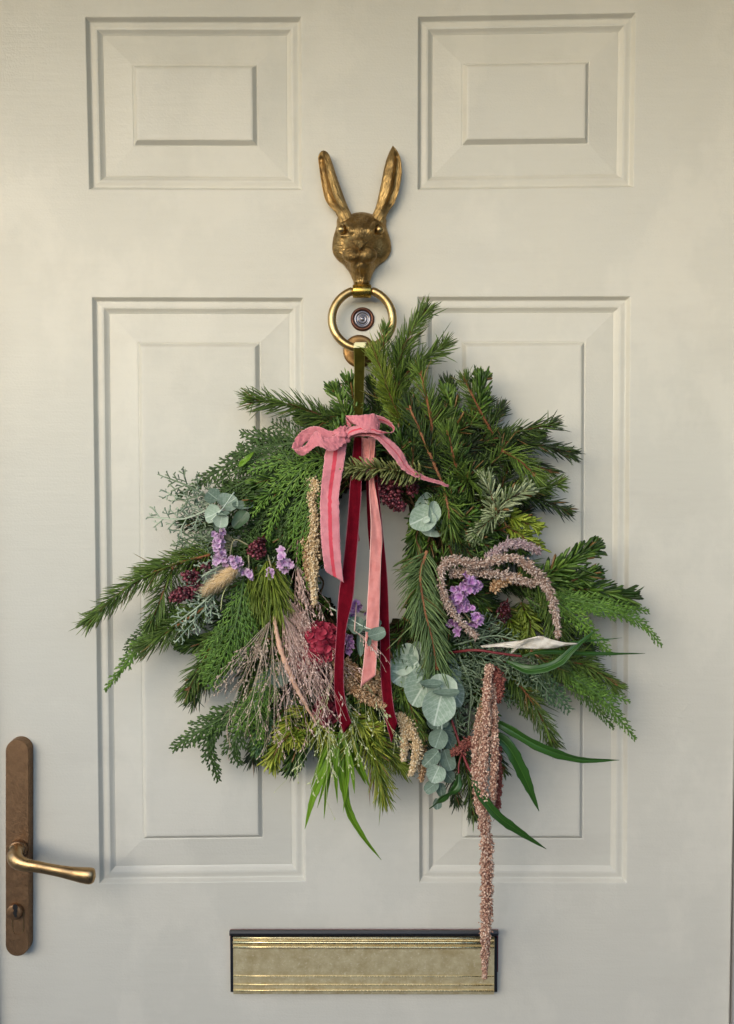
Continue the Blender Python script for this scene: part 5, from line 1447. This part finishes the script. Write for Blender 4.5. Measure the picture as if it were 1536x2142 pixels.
ribbon('velvet_streamer', [(757, 915, 84), (756, 950, 88), (752, 990, 90)], [(772, 918, 84), (774, 950, 90), (768, 990, 90)], 'rib_rose', .5, 'rose velvet fold under the bow', seed=7)
# pink bow: knot, two loops, two tails
kc = W(716, 912, 112)
mb = MB(); n = 40; m = 40; G = np.zeros((n, m, 3)); fl = np.zeros((n, m, 3))
for i in range(n):
    v = i / (n - 1) * math.pi
    for j in range(m):
        u = j / m * 2 * math.pi
        k = 1 + .16 * math.sin(4 * u + 5 * v) + .11 * math.sin(7 * u - 6 * v) + .06 * math.sin(11 * v + 2 * u)
        G[i, j] = (math.cos(u) * math.sin(v) * 15 * S * k, math.sin(u) * math.sin(v) * .007 * k, math.cos(v) * 16 * S * k); fl[i, j] = (.2 + .15 * math.sin(3 * u), v, 0)
G = G @ np.array(Matrix.Rotation(.5, 3, 'Y')).T + kc
grid(mb, G, fl, closed_u=True)
bow = mb.build('bow_knot', M['rib_plain'], wr, kc); tag(bow, 'pink cotton bow with a red stripe at the top')
ribbon('bow_tail', [(684, 925, 106), (679, 960, 110), (671, 1030, 112), (670, 1080, 112), (673, 1140, 113), (680, 1190, 112), (682, 1196, 112)], [(726, 920, 106), (722, 955, 111), (710, 1030, 114), (710, 1080, 114), (712, 1140, 115), (715, 1185, 114), (719, 1218, 112)], 'rib_pink', 1.0, parent=bow, seed=11, n=70, curl=.3)
ribbon('bow_tail', [(732, 903, 110), (775, 898, 114), (806, 912, 112), (838, 940, 110), (858, 975, 108), (890, 996, 104), (920, 1006, 98), (940, 1015, 92)], [(728, 916, 110), (770, 912, 116), (794, 924, 118), (825, 960, 116), (845, 985, 114), (880, 1002, 108), (915, 1012, 100), (938, 1020, 93)], 'rib_pink2', .6, parent=bow, seed=12, n=70, curl=.3)
# left loop: back sheet out to the far left, then a wavy front sheet coming back to the knot
ribbon('bow_loop', [(712, 900, 104), (690, 901, 100), (664, 892, 98), (640, 897, 94), (620, 914, 92), (611, 936, 94)], [(716, 930, 104), (694, 934, 100), (672, 928, 94), (652, 921, 90), (637, 928, 88), (624, 950, 92)], 'rib_plain', .8, parent=bow, seed=13, n=60)
ribbon('bow_loop', [(611, 936, 94), (619, 940, 104), (640, 930, 112), (656, 906, 116), (664, 902, 118), (676, 914, 121), (692, 916, 121), (712, 904, 116)], [(624, 951, 92), (634, 953, 106), (650, 943, 116), (662, 934, 121), (674, 936, 126), (690, 943, 127), (706, 940, 123), (724, 924, 116)], 'rib_plain', .9, parent=bow, seed=14, n=80)
# right loop: back sheet, rounded end, front sheet folded forward
ribbon('bow_loop', [(722, 905, 108), (735, 892, 106), (724, 871, 104), (755, 870, 104), (785, 868, 104), (812, 878, 104), (826, 896, 108), (818, 905, 116), (795, 900, 120), (768, 888, 122), (735, 893, 118), (722, 906, 116)],
       [(730, 914, 108), (740, 906, 104), (726, 886, 100), (760, 890, 98), (796, 884, 98), (816, 892, 100), (822, 902, 108), (800, 908, 120), (785, 906, 124), (760, 905, 124), (738, 910, 120), (728, 918, 116)], 'rib_pink', .5, parent=bow, seed=15, n=100)
ribbon('bow_loop', [(723, 869, 110), (745, 869, 116), (770, 867, 118), (784, 866, 116), (796, 885, 112)], [(730, 878, 112), (752, 893, 122), (770, 902, 124), (786, 906, 122), (793, 900, 116)], 'rib_plain', .5, parent=bow, seed=16, n=50)
